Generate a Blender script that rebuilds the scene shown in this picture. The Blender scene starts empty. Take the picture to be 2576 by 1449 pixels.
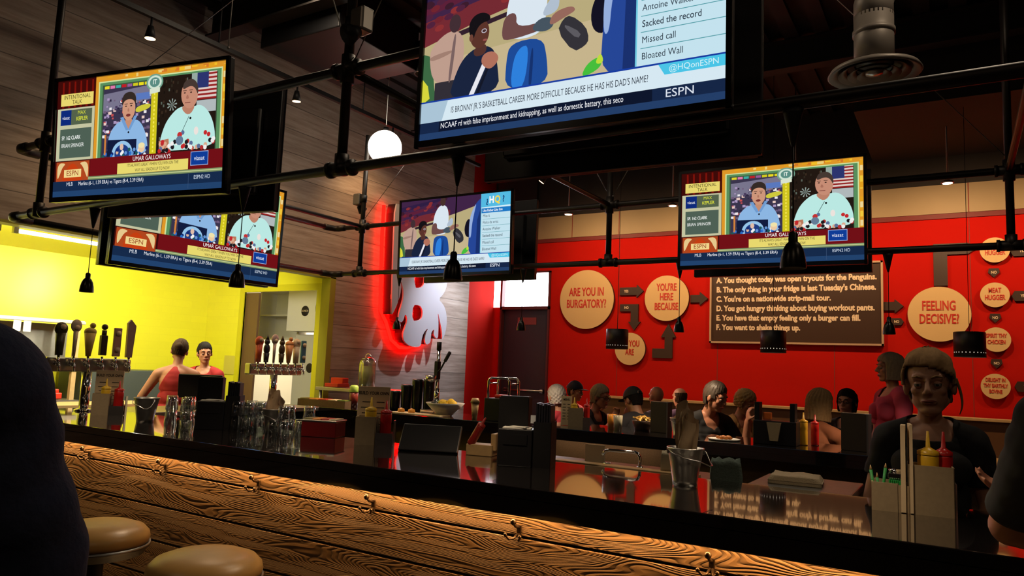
import bpy, bmesh, math, random
import numpy as np
from mathutils import Vector, Matrix, Euler
from mathutils.geometry import tessellate_polygon
PI = math.pi
R = math.radians
random.seed(7)
scn = bpy.context.scene
col = scn.collection

# ------------------------------------------------------------------ camera
cam_d = bpy.data.cameras.new('camera')
cam_d.sensor_fit = 'HORIZONTAL'
cam_d.sensor_width = 36.0
cam_d.lens = 1833.0 / 2576.0 * 36.0
cam_d.clip_start = 0.05
cam_d.clip_end = 100
cam = bpy.data.objects.new('camera', cam_d)
col.objects.link(cam)
_yaw, _pit, _rol = R(31.58), R(6.2065), R(2.3728)
_f = Vector((-math.sin(_yaw) * math.cos(_pit), math.cos(_yaw) * math.cos(_pit), math.sin(_pit)))
_r0 = Vector((math.cos(_yaw), math.sin(_yaw), 0))
_u0 = _r0.cross(_f)
_r = _r0 * math.cos(_rol) + _u0 * math.sin(_rol)
_u = _u0 * math.cos(_rol) - _r0 * math.sin(_rol)
_m = Matrix((( _r.x, _u.x, -_f.x, 0), (_r.y, _u.y, -_f.y, 0), (_r.z, _u.z, -_f.z, 1.55), (0, 0, 0, 1)))
cam.matrix_world = _m
scn.camera = cam

# ------------------------------------------------------------------ view, world
scn.view_settings.view_transform = 'Standard'
scn.view_settings.look = 'None'
scn.view_settings.exposure = 0.0
scn.view_settings.gamma = 1.0
scn.view_settings.use_curve_mapping = False
scn.cycles.max_bounces = 7
scn.cycles.diffuse_bounces = 3
scn.cycles.glossy_bounces = 4
scn.cycles.transmission_bounces = 7
scn.cycles.transparent_max_bounces = 14
scn.cycles.caustics_reflective = False
scn.cycles.caustics_refractive = False
scn.cycles.sample_clamp_indirect = 4.0
scn.cycles.blur_glossy = 0.5
scn.cycles.use_denoising = True
w = bpy.data.worlds.new('world')
scn.world = w
w.use_nodes = True
w.node_tree.nodes['Background'].inputs[0].default_value = (0.9, 0.75, 0.65, 1)
w.node_tree.nodes['Background'].inputs[1].default_value = 0.012


def lin(c):
    return tuple((x / 12.92 if x <= 0.04045 else ((x + 0.055) / 1.055) ** 2.4) for x in c[:3])


def rgb(*c):
    return lin([x / 255.0 for x in c])


def area_light(name, loc, direction, size, size_y, power, color):
    d = bpy.data.lights.new(name, 'AREA')
    d.shape = 'RECTANGLE'
    d.size = size
    d.size_y = size_y
    d.energy = power
    d.color = color
    o = bpy.data.objects.new(name, d)
    o.location = loc
    o.rotation_euler = Vector(direction).to_track_quat('-Z', 'Y').to_euler()
    col.objects.link(o)
    return o


def spot_light(name, loc, target, power, color, angle=60, blend=0.6, radius=0.03, parent=None):
    d = bpy.data.lights.new(name, 'SPOT')
    d.energy = power
    d.color = color
    d.spot_size = R(angle)
    d.spot_blend = blend
    d.shadow_soft_size = radius
    o = bpy.data.objects.new(name, d)
    o.location = loc
    o.rotation_euler = (Vector(target) - Vector(loc)).to_track_quat('-Z', 'Y').to_euler()
    col.objects.link(o)
    if parent:
        o.parent = parent
    return o


def point_light(name, loc, power, color, radius=0.05, parent=None):
    d = bpy.data.lights.new(name, 'POINT')
    d.energy = power
    d.color = color
    d.shadow_soft_size = radius
    o = bpy.data.objects.new(name, d)
    o.location = loc
    col.objects.link(o)
    if parent:
        o.parent = parent
    return o


WARM = (1.0, 0.62, 0.30)
WARM2 = (1.0, 0.74, 0.48)
COOL = (0.80, 0.86, 1.0)

# unseen fill lights added over the service aisle between the two bars
for _x in (-4.9, -2.6, 0.6):
    area_light('service_aisle_fill', (_x, 4.3, 4.95), (0, 0, -1), 0.35, 0.35, 20, (1.0, 0.80, 0.58))
# fill lights added to lift the bar, beyond the picture, behind and beside the camera
for _x, _y in ((-3.5, -1.2), (0.5, -1.2), (2.6, 1.5)):
    area_light('dining_room_fill', (_x, _y, 4.6), (0, 0.25, -1), 0.6, 0.6, 7, (1.0, 0.74, 0.50))
area_light('back_kitchen_light', (-8.3, 8.2, 2.75), (0, 0, -1), 1.2, 0.6, 110, (1.0, 0.92, 0.74))
# spots that wash the red wall (their heads are built further down)
WALL_SPOTS = [(-4.75, 9.2, 3.78), (-3.20, 9.2, 3.78), (-1.65, 9.2, 3.78), (-0.06, 9.2, 3.78), (1.5, 9.2, 3.78)]

# ------------------------------------------------------------------ materials
_mats = {}


def mat(name, color, rough=0.6, metal=0.0, spec=0.5, emit=None, es=1.0, noise=0.0, nscale=20.0, trans=0.0, bump=0.0, coat=0.0, ior=None, alpha=None, obj=True):
    if name in _mats:
        return _mats[name]
    m = bpy.data.materials.new(name)
    m.use_nodes = True
    nt = m.node_tree
    b = nt.nodes['Principled BSDF']
    b.inputs['Base Color'].default_value = (*color, 1)
    b.inputs['Roughness'].default_value = rough
    b.inputs['Metallic'].default_value = metal
    b.inputs['Specular IOR Level'].default_value = spec
    b.inputs['Transmission Weight'].default_value = trans
    b.inputs['Coat Weight'].default_value = coat
    if ior:
        b.inputs['IOR'].default_value = ior
    if emit:
        b.inputs['Emission Color'].default_value = (*emit, 1)
        b.inputs['Emission Strength'].default_value = es
    if noise or bump:
        tc = nt.nodes.new('ShaderNodeTexCoord')
        n = nt.nodes.new('ShaderNodeTexNoise')
        n.inputs['Scale'].default_value = nscale
        n.inputs['Detail'].default_value = 4
        nt.links.new(tc.outputs['Object'], n.inputs['Vector'])
        if noise:
            mx = nt.nodes.new('ShaderNodeMix')
            mx.data_type = 'RGBA'
            mx.inputs[6].default_value = (*[c * (1 - noise) for c in color], 1)
            mx.inputs[7].default_value = (*[min(1, c * (1 + noise)) for c in color], 1)
            nt.links.new(n.outputs['Fac'], mx.inputs[0])
            nt.links.new(mx.outputs[2], b.inputs['Base Color'])
        if bump:
            bp = nt.nodes.new('ShaderNodeBump')
            bp.inputs['Strength'].default_value = bump
            bp.inputs['Distance'].default_value = 0.01
            nt.links.new(n.outputs['Fac'], bp.inputs['Height'])
            nt.links.new(bp.outputs['Normal'], b.inputs['Normal'])
    _mats[name] = m
    return m


def emat(name, color, strength):
    if name in _mats:
        return _mats[name]
    m = bpy.data.materials.new(name)
    m.use_nodes = True
    nt = m.node_tree
    nt.nodes.clear()
    e = nt.nodes.new('ShaderNodeEmission')
    e.inputs[0].default_value = (*color, 1)
    e.inputs[1].default_value = strength
    o = nt.nodes.new('ShaderNodeOutputMaterial')
    nt.links.new(e.outputs[0], o.inputs[0])
    _mats[name] = m
    return m


def N(nt, t, **kw):
    n = nt.nodes.new(t)
    for k, v in kw.items():
        setattr(n, k, v)
    return n


def ramp(nt, stops):
    r = N(nt, 'ShaderNodeValToRGB')
    e = r.color_ramp.elements
    e[0].position, e[0].color = stops[0][0], (*stops[0][1], 1)
    e[1].position, e[1].color = stops[-1][0], (*stops[-1][1], 1)
    for p, c in stops[1:-1]:
        x = e.new(p)
        x.color = (*c, 1)
    return r


def math_node(nt, op, a, b=None):
    n = N(nt, 'ShaderNodeMath', operation=op)
    for i, v in enumerate((a, b)):
        if v is None:
            continue
        if isinstance(v, (int, float)):
            n.inputs[i].default_value = v
        else:
            nt.links.new(v, n.inputs[i])
    return n.outputs[0]


def wood_bar():
    """rough sawn fir: contour like grain running along X, dark growth rings, planks of 0.2 m"""
    m = bpy.data.materials.new('sandblasted_fir')
    m.use_nodes = True
    nt = m.node_tree
    L = nt.links.new
    b = nt.nodes['Principled BSDF']
    tc = N(nt, 'ShaderNodeTexCoord')
    sep = N(nt, 'ShaderNodeSeparateXYZ')
    L(tc.outputs['Object'], sep.inputs[0])
    plank = math_node(nt, 'FLOOR', math_node(nt, 'DIVIDE', math_node(nt, 'ADD', sep.outputs['Z'], 0.145), 0.2))
    comb = N(nt, 'ShaderNodeCombineXYZ')
    L(math_node(nt, 'ADD', math_node(nt, 'MULTIPLY', sep.outputs['X'], 0.85), math_node(nt, 'MULTIPLY', plank, 3.7)), comb.inputs[0])
    L(math_node(nt, 'MULTIPLY', plank, 9.3), comb.inputs[1])
    L(math_node(nt, 'MULTIPLY', sep.outputs['Z'], 7.0), comb.inputs[2])
    n1 = N(nt, 'ShaderNodeTexNoise')
    n1.inputs['Scale'].default_value = 1.25
    n1.inputs['Detail'].default_value = 1.2
    n1.inputs['Roughness'].default_value = 0.35
    n1.inputs['Distortion'].default_value = 0.6
    L(comb.outputs[0], n1.inputs['Vector'])
    rings = math_node(nt, 'FRACT', math_node(nt, 'MULTIPLY', n1.outputs['Fac'], 40.0))
    rr = ramp(nt, [(0.0, (0, 0, 0)), (0.12, (0.35, 0.35, 0.35)), (0.5, (1, 1, 1)), (0.82, (0.75, 0.75, 0.75)), (1.0, (0.0, 0.0, 0.0))])
    L(rings, rr.inputs[0])
    n2 = N(nt, 'ShaderNodeTexNoise')
    n2.inputs['Scale'].default_value = 3.0
    n2.inputs['Detail'].default_value = 6
    L(comb.outputs[0], n2.inputs['Vector'])
    mx = N(nt, 'ShaderNodeMix', data_type='RGBA')
    mx.inputs[6].default_value = (0.095, 0.052, 0.024, 1)
    mx.inputs[7].default_value = (0.225, 0.122, 0.050, 1)
    L(rr.outputs[0], mx.inputs[0])
    mx2 = N(nt, 'ShaderNodeMix', data_type='RGBA', blend_type='MULTIPLY')
    mx2.inputs[0].default_value = 0.5
    L(mx.outputs[2], mx2.inputs[6])
    r2 = ramp(nt, [(0.3, (0.45, 0.40, 0.36)), (0.7, (1, 1, 1))])
    L(n2.outputs['Fac'], r2.inputs[0])
    L(r2.outputs[0], mx2.inputs[7])
    L(mx2.outputs[2], b.inputs['Base Color'])
    b.inputs['Roughness'].default_value = 0.55
    bp = N(nt, 'ShaderNodeBump')
    bp.inputs['Strength'].default_value = 0.4
    bp.inputs['Distance'].default_value = 0.004
    L(rr.outputs[0], bp.inputs['Height'])
    L(bp.outputs['Normal'], b.inputs['Normal'])
    return m


def wood_wall():
    """weathered grey brown boards running along Y, 0.285 m high"""
    m = bpy.data.materials.new('weathered_boards')
    m.use_nodes = True
    nt = m.node_tree
    L = nt.links.new
    b = nt.nodes['Principled BSDF']
    tc = N(nt, 'ShaderNodeTexCoord')
    sep = N(nt, 'ShaderNodeSeparateXYZ')
    L(tc.outputs['Object'], sep.inputs[0])
    zz = math_node(nt, 'DIVIDE', sep.outputs['Z'], 0.285)
    plank = math_node(nt, 'FLOOR', zz)
    fr = math_node(nt, 'FRACT', zz)
    comb = N(nt, 'ShaderNodeCombineXYZ')
    L(math_node(nt, 'ADD', math_node(nt, 'MULTIPLY', sep.outputs['Y'], 0.7), math_node(nt, 'MULTIPLY', plank, 4.1)), comb.inputs[0])
    L(math_node(nt, 'MULTIPLY', plank, 5.7), comb.inputs[1])
    L(math_node(nt, 'MULTIPLY', sep.outputs['Z'], 9.0), comb.inputs[2])
    n1 = N(nt, 'ShaderNodeTexNoise')
    n1.inputs['Scale'].default_value = 2.2
    n1.inputs['Detail'].default_value = 8
    n1.inputs['Roughness'].default_value = 0.65
    L(comb.outputs[0], n1.inputs['Vector'])
    r1 = ramp(nt, [(0.25, (0.16, 0.115, 0.085)), (0.5, (0.30, 0.235, 0.185)), (0.75, (0.42, 0.35, 0.29))])
    L(n1.outputs['Fac'], r1.inputs[0])
    wn = N(nt, 'ShaderNodeTexWhiteNoise', noise_dimensions='1D')
    L(plank, wn.inputs['W'])
    hsv = N(nt, 'ShaderNodeHueSaturation')
    L(r1.outputs[0], hsv.inputs['Color'])
    L(math_node(nt, 'ADD', math_node(nt, 'MULTIPLY', wn.outputs['Value'], 0.4), 0.8), hsv.inputs['Value'])
    # knots
    vo = N(nt, 'ShaderNodeTexVoronoi')
    vo.inputs['Scale'].default_value = 0.9
    cb2 = N(nt, 'ShaderNodeCombineXYZ')
    L(sep.outputs['Y'], cb2.inputs[0])
    L(math_node(nt, 'MULTIPLY', sep.outputs['Z'], 1.5), cb2.inputs[2])
    L(cb2.outputs[0], vo.inputs['Vector'])
    kn = ramp(nt, [(0.0, (0.2, 0.17, 0.15)), (0.05, (1, 1, 1))])
    L(vo.outputs['Distance'], kn.inputs[0])
    gap = ramp(nt, [(0.0, (0.07, 0.06, 0.05)), (0.03, (1, 1, 1)), (0.985, (1, 1, 1)), (1.0, (0.3, 0.3, 0.3))])
    L(fr, gap.inputs[0])
    a = N(nt, 'ShaderNodeMix', data_type='RGBA', blend_type='MULTIPLY')
    a.inputs[0].default_value = 1
    L(hsv.outputs[0], a.inputs[6])
    L(kn.outputs[0], a.inputs[7])
    a2 = N(nt, 'ShaderNodeMix', data_type='RGBA', blend_type='MULTIPLY')
    a2.inputs[0].default_value = 1
    L(a.outputs[2], a2.inputs[6])
    L(gap.outputs[0], a2.inputs[7])
    L(a2.outputs[2], b.inputs['Base Color'])
    b.inputs['Roughness'].default_value = 0.7
    return m


def tile_wall(name, c, mort, axis='Y', tw=0.30, th=0.10, rough=0.3):
    m = bpy.data.materials.new(name)
    m.use_nodes = True
    nt = m.node_tree
    L = nt.links.new
    b = nt.nodes['Principled BSDF']
    tc = N(nt, 'ShaderNodeTexCoord')
    sep = N(nt, 'ShaderNodeSeparateXYZ')
    L(tc.outputs['Object'], sep.inputs[0])
    cb = N(nt, 'ShaderNodeCombineXYZ')
    L(sep.outputs[axis], cb.inputs[0])
    L(sep.outputs['Z'], cb.inputs[1])
    br = N(nt, 'ShaderNodeTexBrick')
    br.inputs['Color1'].default_value = (*c, 1)
    br.inputs['Color2'].default_value = (*[x * 0.96 for x in c], 1)
    br.inputs['Mortar'].default_value = (*mort, 1)
    br.inputs['Scale'].default_value = 1.0
    br.inputs['Mortar Size'].default_value = 0.0035
    br.inputs['Brick Width'].default_value = tw
    br.inputs['Row Height'].default_value = th
    L(cb.outputs[0], br.inputs['Vector'])
    L(br.outputs['Color'], b.inputs['Base Color'])
    b.inputs['Roughness'].default_value = rough
    return m


M_FIR = wood_bar()
M_BOARD = wood_wall()
M_YELLOW = tile_wall('yellow_tile', (0.82, 0.76, 0.035), (0.78, 0.72, 0.035), 'Y')
M_YELLOW_X = tile_wall('yellow_tile_return', (0.82, 0.76, 0.035), (0.78, 0.72, 0.035), 'X')
M_YPAINT = mat('yellow_paint', (0.62, 0.56, 0.015), 0.35)
M_RED = mat('red_paint', (0.50, 0.0065, 0.0015), 0.85, spec=0.15, noise=0.06, nscale=3)
M_CREAM = mat('cream_panel', (0.34, 0.25, 0.135), 0.6, noise=0.06, nscale=4)
M_BLACK = mat('matte_black', (0.006, 0.006, 0.007), 0.55, spec=0.3)
M_CEIL = mat('dark_ceiling', (0.016, 0.012, 0.010), 0.8, noise=0.3, nscale=2)
M_BULK = mat('dark_bulkhead', (0.020, 0.014, 0.012), 0.8, noise=0.2, nscale=2)
M_FLOOR = mat('dark_floor', (0.04, 0.032, 0.027), 0.45, noise=0.3, nscale=6)
M_PIPE = mat('black_iron_pipe', (0.020, 0.016, 0.014), 0.45, metal=0.6, noise=0.4, nscale=15)
M_STONE = mat('polished_black_counter', (0.010, 0.008, 0.008), 0.07, spec=1.0, coat=1.0, noise=0.3, nscale=60)
M_STEEL = mat('brushed_steel', (0.55, 0.54, 0.52), 0.28, metal=1.0, noise=0.08, nscale=40)
M_CHROME = mat('chrome', (0.75, 0.74, 0.73), 0.10, metal=1.0)
M_DKSTEEL = mat('dull_steel', (0.30, 0.29, 0.27), 0.40, metal=1.0, noise=0.15, nscale=25)
M_GALV = mat('galvanised_tin', (0.72, 0.70, 0.64), 0.33, metal=1.0, noise=0.15, nscale=18)
M_PLASTIC = mat('black_plastic', (0.010, 0.010, 0.012), 0.35)
M_BRONZE = mat('dark_bronze', (0.05, 0.028, 0.015), 0.35, metal=0.8)
M_PANEL = mat('brown_panel', (0.19, 0.11, 0.055), 0.7, noise=0.35, nscale=90)
M_TRIM = mat('oak_trim', (0.55, 0.36, 0.16), 0.5, noise=0.2, nscale=20)
M_GLASS = bpy.data.materials.new('clear_glass')
M_GLASS.use_nodes = True
_nt = M_GLASS.node_tree
_nt.nodes.clear()
_lw = N(_nt, 'ShaderNodeLayerWeight')
_lw.inputs[0].default_value = 0.35
_tr = N(_nt, 'ShaderNodeBsdfTransparent')
_tr.inputs[0].default_value = (0.93, 0.95, 0.94, 1)
_gl = N(_nt, 'ShaderNodeBsdfGlossy')
_gl.inputs['Roughness'].default_value = 0.06
_mx = N(_nt, 'ShaderNodeMixShader')
_ou = N(_nt, 'ShaderNodeOutputMaterial')
_nt.links.new(math_node(_nt, 'ADD', math_node(_nt, 'MULTIPLY', _lw.outputs['Facing'], 0.75), 0.13), _mx.inputs[0])
_nt.links.new(_tr.outputs[0], _mx.inputs[1])
_nt.links.new(_gl.outputs[0], _mx.inputs[2])
_nt.links.new(_mx.outputs[0], _ou.inputs[0])
M_WHITE = mat('white_enamel', (0.78, 0.74, 0.66), 0.4)
M_SIGN = mat('cream_sign_paint', (0.70, 0.48, 0.22), 0.7, spec=0.2, noise=0.04, nscale=3)
M_SIGNEDGE = mat('dark_sign_edge', (0.05, 0.02, 0.012), 0.6)
M_BROWN = mat('brown_sign_paint', (0.038, 0.015, 0.007), 0.55)
M_REDTEXT = mat('red_lettering', (0.55, 0.03, 0.015), 0.5)
M_CREAMTEXT = mat('cream_lettering', (0.85, 0.66, 0.45), 0.5)
M_KRAFT = mat('kraft_paper', (0.50, 0.36, 0.22), 0.8, noise=0.15, nscale=30)
M_CARD = mat('tan_chipboard', (0.34, 0.26, 0.155), 0.7, noise=0.15, nscale=60)
M_PAPER = mat('printed_menu_paper', (0.78, 0.61, 0.38), 0.7, noise=0.05, nscale=20)
M_MUSTARD = mat('mustard_yellow_plastic', (0.72, 0.44, 0.02), 0.35)
M_KETCHUP = mat('ketchup_red_plastic', (0.50, 0.012, 0.010), 0.3)
M_GREEN = mat('green_lacquer', (0.02, 0.30, 0.06), 0.4)
M_LIME = mat('lime_green_plastic', (0.42, 0.62, 0.10), 0.4)
M_LEMON = mat('lemon_peel', (0.85, 0.55, 0.03), 0.45, bump=0.3, nscale=120)
M_TAN = mat('tan_leather', (0.62, 0.35, 0.10), 0.36, noise=0.15, nscale=14)
M_INK = mat('dark_print_ink', (0.02, 0.015, 0.012), 0.6)
M_DKFAB = mat('dark_upholstery', (0.02, 0.016, 0.014), 0.6)
M_WHITEP = mat('white_paper', (0.8, 0.78, 0.72), 0.7)


# ------------------------------------------------------------------ mesh helpers
class MB:
    def __init__(self):
        self.bm = bmesh.new()
        self.mi = 0
        self.M = Matrix.Identity(4)

    def _add(self, fn, smooth=False, bevel=0.0, segs=2):
        t = bmesh.new()
        fn(t)
        if bevel > 0:
            bmesh.ops.bevel(t, geom=list(t.edges), offset=bevel, segments=segs, profile=0.5, affect='EDGES', clamp_overlap=True)
        for f in t.faces:
            f.material_index = self.mi
            f.smooth = smooth
        bmesh.ops.transform(t, matrix=self.M, verts=t.verts)
        me = bpy.data.meshes.new('tmp')
        t.to_mesh(me)
        t.free()
        self.bm.from_mesh(me)
        bpy.data.meshes.remove(me)
        return self

    def box(self, c, s, rz=0.0, bevel=0.0, rot=None):
        m = Matrix.Translation(c) @ (rot.to_matrix().to_4x4() if rot else Matrix.Rotation(rz, 4, 'Z')) @ Matrix.Diagonal((*s, 1))
        return self._add(lambda t: bmesh.ops.create_cube(t, size=1.0, matrix=m), bevel=bevel)

    def cone(self, a, b, r0, r1, n=20, caps=True, smooth=True):
        a, b = Vector(a), Vector(b)
        d = b - a
        m = Matrix.Translation((a + b) / 2) @ d.to_track_quat('Z', 'Y').to_matrix().to_4x4()
        return self._add(lambda t: bmesh.ops.create_cone(t, cap_ends=caps, segments=n, radius1=r0, radius2=r1, depth=d.length, matrix=m), smooth=smooth)

    def cyl(self, a, b, r, n=20, caps=True, smooth=True):
        return self.cone(a, b, r, r, n, caps, smooth)

    def ball(self, c, r, n=16, rot=None):
        r = (r, r, r) if isinstance(r, (int, float)) else r
        m = Matrix.Translation(c) @ (rot.to_4x4() if rot else Matrix.Identity(4)) @ Matrix.Diagonal((*r, 1))
        return self._add(lambda t: bmesh.ops.create_uvsphere(t, u_segments=n, v_segments=max(6, n // 2 + 2), radius=1, matrix=m), smooth=True)

    def lathe(self, prof, n=32, c=(0, 0, 0), smooth=True):
        """prof: list of (r, z); r = 0 closes the end"""
        def fn(t):
            rings = []
            for r, z in prof:
                if r < 1e-6:
                    rings.append([t.verts.new((c[0], c[1], c[2] + z))])
                else:
                    rings.append([t.verts.new((c[0] + r * math.cos(2 * PI * k / n), c[1] + r * math.sin(2 * PI * k / n), c[2] + z)) for k in range(n)])
            for A, B in zip(rings, rings[1:]):
                for k in range(n):
                    q = [A[k % len(A)], A[(k + 1) % len(A)], B[(k + 1) % len(B)], B[k % len(B)]]
                    u = []
                    for v in q:
                        if v not in u:
                            u.append(v)
                    if len(u) >= 3:
                        t.faces.new(u)
            bmesh.ops.recalc_face_normals(t, faces=t.faces)
        return self._add(fn, smooth=smooth)

    def tube(self, pts, r, n=10, closed=False):
        pts = [Vector(p) for p in pts]
        def fn(t):
            rings = []
            k = len(pts)
            prev = None
            for i, p in enumerate(pts):
                if closed:
                    d = pts[(i + 1) % k] - pts[i - 1]
                else:
                    d = pts[min(i + 1, k - 1)] - pts[max(i - 1, 0)]
                d.normalize()
                if prev is None:
                    x = d.orthogonal().normalized()
                else:
                    x = (prev - d * prev.dot(d)).normalized()
                prev = x
                y = d.cross(x)
                rr = r[i] if isinstance(r, (list, tuple)) else r
                rings.append([t.verts.new(p + x * rr * math.cos(2 * PI * j / n) + y * rr * math.sin(2 * PI * j / n)) for j in range(n)])
            pr = list(zip(rings, rings[1:])) + ([(rings[-1], rings[0])] if closed else [])
            for A, B in pr:
                for j in range(n):
                    t.faces.new((A[j], A[(j + 1) % n], B[(j + 1) % n], B[j]))
            if not closed:
                t.faces.new(rings[0][::-1])
                t.faces.new(rings[-1])
            bmesh.ops.recalc_face_normals(t, faces=t.faces)
        return self._add(fn, smooth=True)

    def prism(self, poly, d, M=None):
        """poly in local XY, extruded to z = d"""
        def fn(t):
            a = [t.verts.new((x, y, 0)) for x, y in poly]
            b = [t.verts.new((x, y, d)) for x, y in poly]
            for tri in tessellate_polygon([[Vector((x, y, 0)) for x, y in poly]]):
                t.faces.new([a[i] for i in tri])
                t.faces.new([b[i] for i in tri][::-1])
            k = len(poly)
            for i in range(k):
                t.faces.new((a[i], a[(i + 1) % k], b[(i + 1) % k], b[i]))
            bmesh.ops.recalc_face_normals(t, faces=t.faces)
            if M is not None:
                bmesh.ops.transform(t, matrix=M, verts=t.verts)
        return self._add(fn)

    def add_mesh(self, me, M):
        t = me.copy()
        t.transform(self.M @ M)
        n0 = len(self.bm.faces)
        self.bm.from_mesh(t)
        self.bm.faces.ensure_lookup_table()
        for f in self.bm.faces[n0:]:
            f.material_index = self.mi
        bpy.data.meshes.remove(t)
        return self

    def build(self, name, mats, parent=None, autosmooth=True):
        me = bpy.data.meshes.new(name)
        self.bm.to_mesh(me)
        self.bm.free()
        for m in (mats if isinstance(mats, (list, tuple)) else [mats]):
            me.materials.append(m)
        return link(name, me, parent)


def link(name, me, parent=None):
    o = bpy.data.objects.new(name, me)
    col.objects.link(o)
    if parent is not None:
        o.parent = parent
    return o


def tag(o, label, cat, group=None):
    o['label'] = label
    o['category'] = cat
    if group:
        o['group'] = group
    return o


def thing(name, label, cat, loc=(0, 0, 0), rz=0.0, group=None):
    o = bpy.data.objects.new(name, None)
    o.empty_display_size = 0.1
    col.objects.link(o)
    o.location = loc
    o.rotation_euler = (0, 0, rz)
    return tag(o, label, cat, group)


def struct(o):
    o['kind'] = 'structure'
    return o


def copy_tree(o, parent=None, label=None, loc=None, rz=None):
    c = o.copy()
    col.objects.link(c)
    if parent is not None:
        c.parent = parent
    if label:
        c['label'] = label
    if loc is not None:
        c.location = loc
    if rz is not None:
        c.rotation_euler = (0, 0, rz)
    for ch in [x for x in bpy.data.objects if x.parent == o]:
        copy_tree(ch, c)
    return c


_txt = {}


def text_mesh(s, size, ext=0.002, sx=1.0, bold=0.0, align='CENTER', space=1.0):
    key = (s, size, ext, sx, bold, align, space)
    if key in _txt:
        return _txt[key]
    cu = bpy.data.curves.new('txt', 'FONT')
    cu.body = s
    cu.size = size
    cu.extrude = ext
    cu.offset = bold
    cu.align_x = align
    cu.align_y = 'CENTER'
    cu.space_character = space
    cu.resolution_u = 3
    o = bpy.data.objects.new('txt', cu)
    col.objects.link(o)
    bpy.context.view_layer.update()
    me = bpy.data.meshes.new_from_object(o.evaluated_get(bpy.context.evaluated_depsgraph_get()))
    bpy.data.objects.remove(o)
    bpy.data.curves.remove(cu)
    if sx != 1.0:
        me.transform(Matrix.Diagonal((sx, 1, 1, 1)))
    _txt[key] = me
    return me


def fill_mesh(loops, ext, bevel=0.0):
    """2D shape with holes -> solid mesh; loops are lists of (x, y)"""
    cu = bpy.data.curves.new('shape', 'CURVE')
    cu.dimensions = '2D'
    cu.fill_mode = 'BOTH'
    cu.extrude = ext
    cu.bevel_depth = bevel
    for lp in loops:
        sp = cu.splines.new('POLY')
        sp.points.add(len(lp) - 1)
        for p, (x, y) in zip(sp.points, lp):
            p.co = (x, y, 0, 1)
        sp.use_cyclic_u = True
    o = bpy.data.objects.new('shape', cu)
    col.objects.link(o)
    bpy.context.view_layer.update()
    me = bpy.data.meshes.new_from_object(o.evaluated_get(bpy.context.evaluated_depsgraph_get()))
    bpy.data.objects.remove(o)
    bpy.data.curves.remove(cu)
    return me


def smooth_loop(pts, k=2, closed=True):
    """Chaikin corner cutting"""
    for _ in range(k):
        out = []
        n = len(pts)
        for i in range(n if closed else n - 1):
            a, b = pts[i], pts[(i + 1) % n]
            out.append((a[0] * .75 + b[0] * .25, a[1] * .75 + b[1] * .25))
            out.append((a[0] * .25 + b[0] * .75, a[1] * .25 + b[1] * .75))
        pts = out
    return pts


RX90 = Matrix.Rotation(PI / 2, 4, 'X')
# ------------------------------------------------------------------ the room
def wall(name, boxes, m, parent=None):
    mb = MB()
    for c, s in boxes:
        mb.box(c, s)
    return struct(mb.build(name, m, parent)) if parent is None else mb.build(name, m, parent)


def bx(x0, x1, y0, y1, z0, z1):
    return (((x0 + x1) / 2, (y0 + y1) / 2, (z0 + z1) / 2), (abs(x1 - x0), abs(y1 - y0), abs(z1 - z0)))


wall('floor', [bx(-10, 4.2, -3, 11, -0.1, 0)], M_FLOOR)
# corrugated roof deck
mb = MB()
mb.box(*bx(-10, 4.2, -3, 11, 5.26, 5.4))
for i in range(47):
    x = -10 + i * 0.305
    mb.box((x, 4.0, 5.235), (0.15, 14.0, 0.05))
struct(mb.build('ceiling', M_CEIL))
# red wall with the entrance opening
DX0, DX1, WY = -6.65, -5.70, 10.5
wall('wall_far', [bx(-6.95, DX0, WY, WY + .15, 0, 3.63), bx(DX1, 4.2, WY, WY + .15, 0, 3.63), bx(DX0, DX1, WY, WY + .15, 3.16, 3.63)], M_RED)
wall('trim_1', [bx(-6.0, 4.2, WY - .05, WY + .15, 3.69, 4.06)], M_CREAM)
mb = MB()
mb.box(*bx(-6.0, 4.2, WY - .03, WY + .15, 3.63, 3.69))
struct(mb.build('trim_2', mat('dark_red_trim', (0.16, 0.012, 0.010), 0.6)))
seam = MB()
for x in (-5.32, -4.5, -2.95, -1.4, 0.15, 1.7):
    seam.box((x, WY - .0515, 3.875), (0.012, 0.003, 0.37))
    if x > -5:
        seam.box((x, WY - .0015, 2.4), (0.008, 0.003, 2.45))
struct(seam.build('trim_3', mat('panel_joint', (0.22, 0.03, 0.015), 0.7)))
wall('wall_far_upper', [bx(-6.95, -6.0, WY - .06, WY + .15, 3.63, 5.3), bx(-6.0, 4.2, WY, WY + .15, 4.06, 5.3)], M_BULK)
# door and the bright glazing above
door = MB()
door.box(*bx(DX0 + .03, DX1 - .03, WY + .05, WY + .10, 0.02, 2.52))
door = struct(door.build('door_1', mat('door_dark_plum', (0.018, 0.014, 0.026), 0.5)))
pb = MB()
pb.cyl((DX0 + .10, WY + .0, 1.18), (DX1 - .08, WY + .0, 1.18), 0.018)
for x in (DX0 + .14, DX1 - .12):
    pb.box((x, WY + .03, 1.18), (0.05, 0.06, 0.06))
pb.build('push_bar', M_STEEL, door)
fr = MB()
for x in (DX0 + .015, DX1 - .015):
    fr.box((x, WY + .04, 1.58), (0.03, 0.16, 3.15))
fr.box(((DX0 + DX1) / 2, WY + .04, 2.545), (0.95, 0.16, 0.05))
fr.box(((DX0 + DX1) / 2, WY + .04, 3.145), (0.95, 0.16, 0.03))
struct(fr.build('trim_4', mat('plum_door_frame', (.09, .010, .014), .6)))
sw2 = MB()
sw2.box(*bx(-6.81, -6.685, WY - .004, WY + .01, 2.56, 3.06))
struct(sw2.build('window_2', emat('daylight_side_glazing', (0.93, 0.95, 1.0), 8.0)))
wn = MB()
wn.box(*bx(DX0 + .03, DX1 - .03, WY + .06, WY + .07, 2.57, 3.13))
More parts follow.
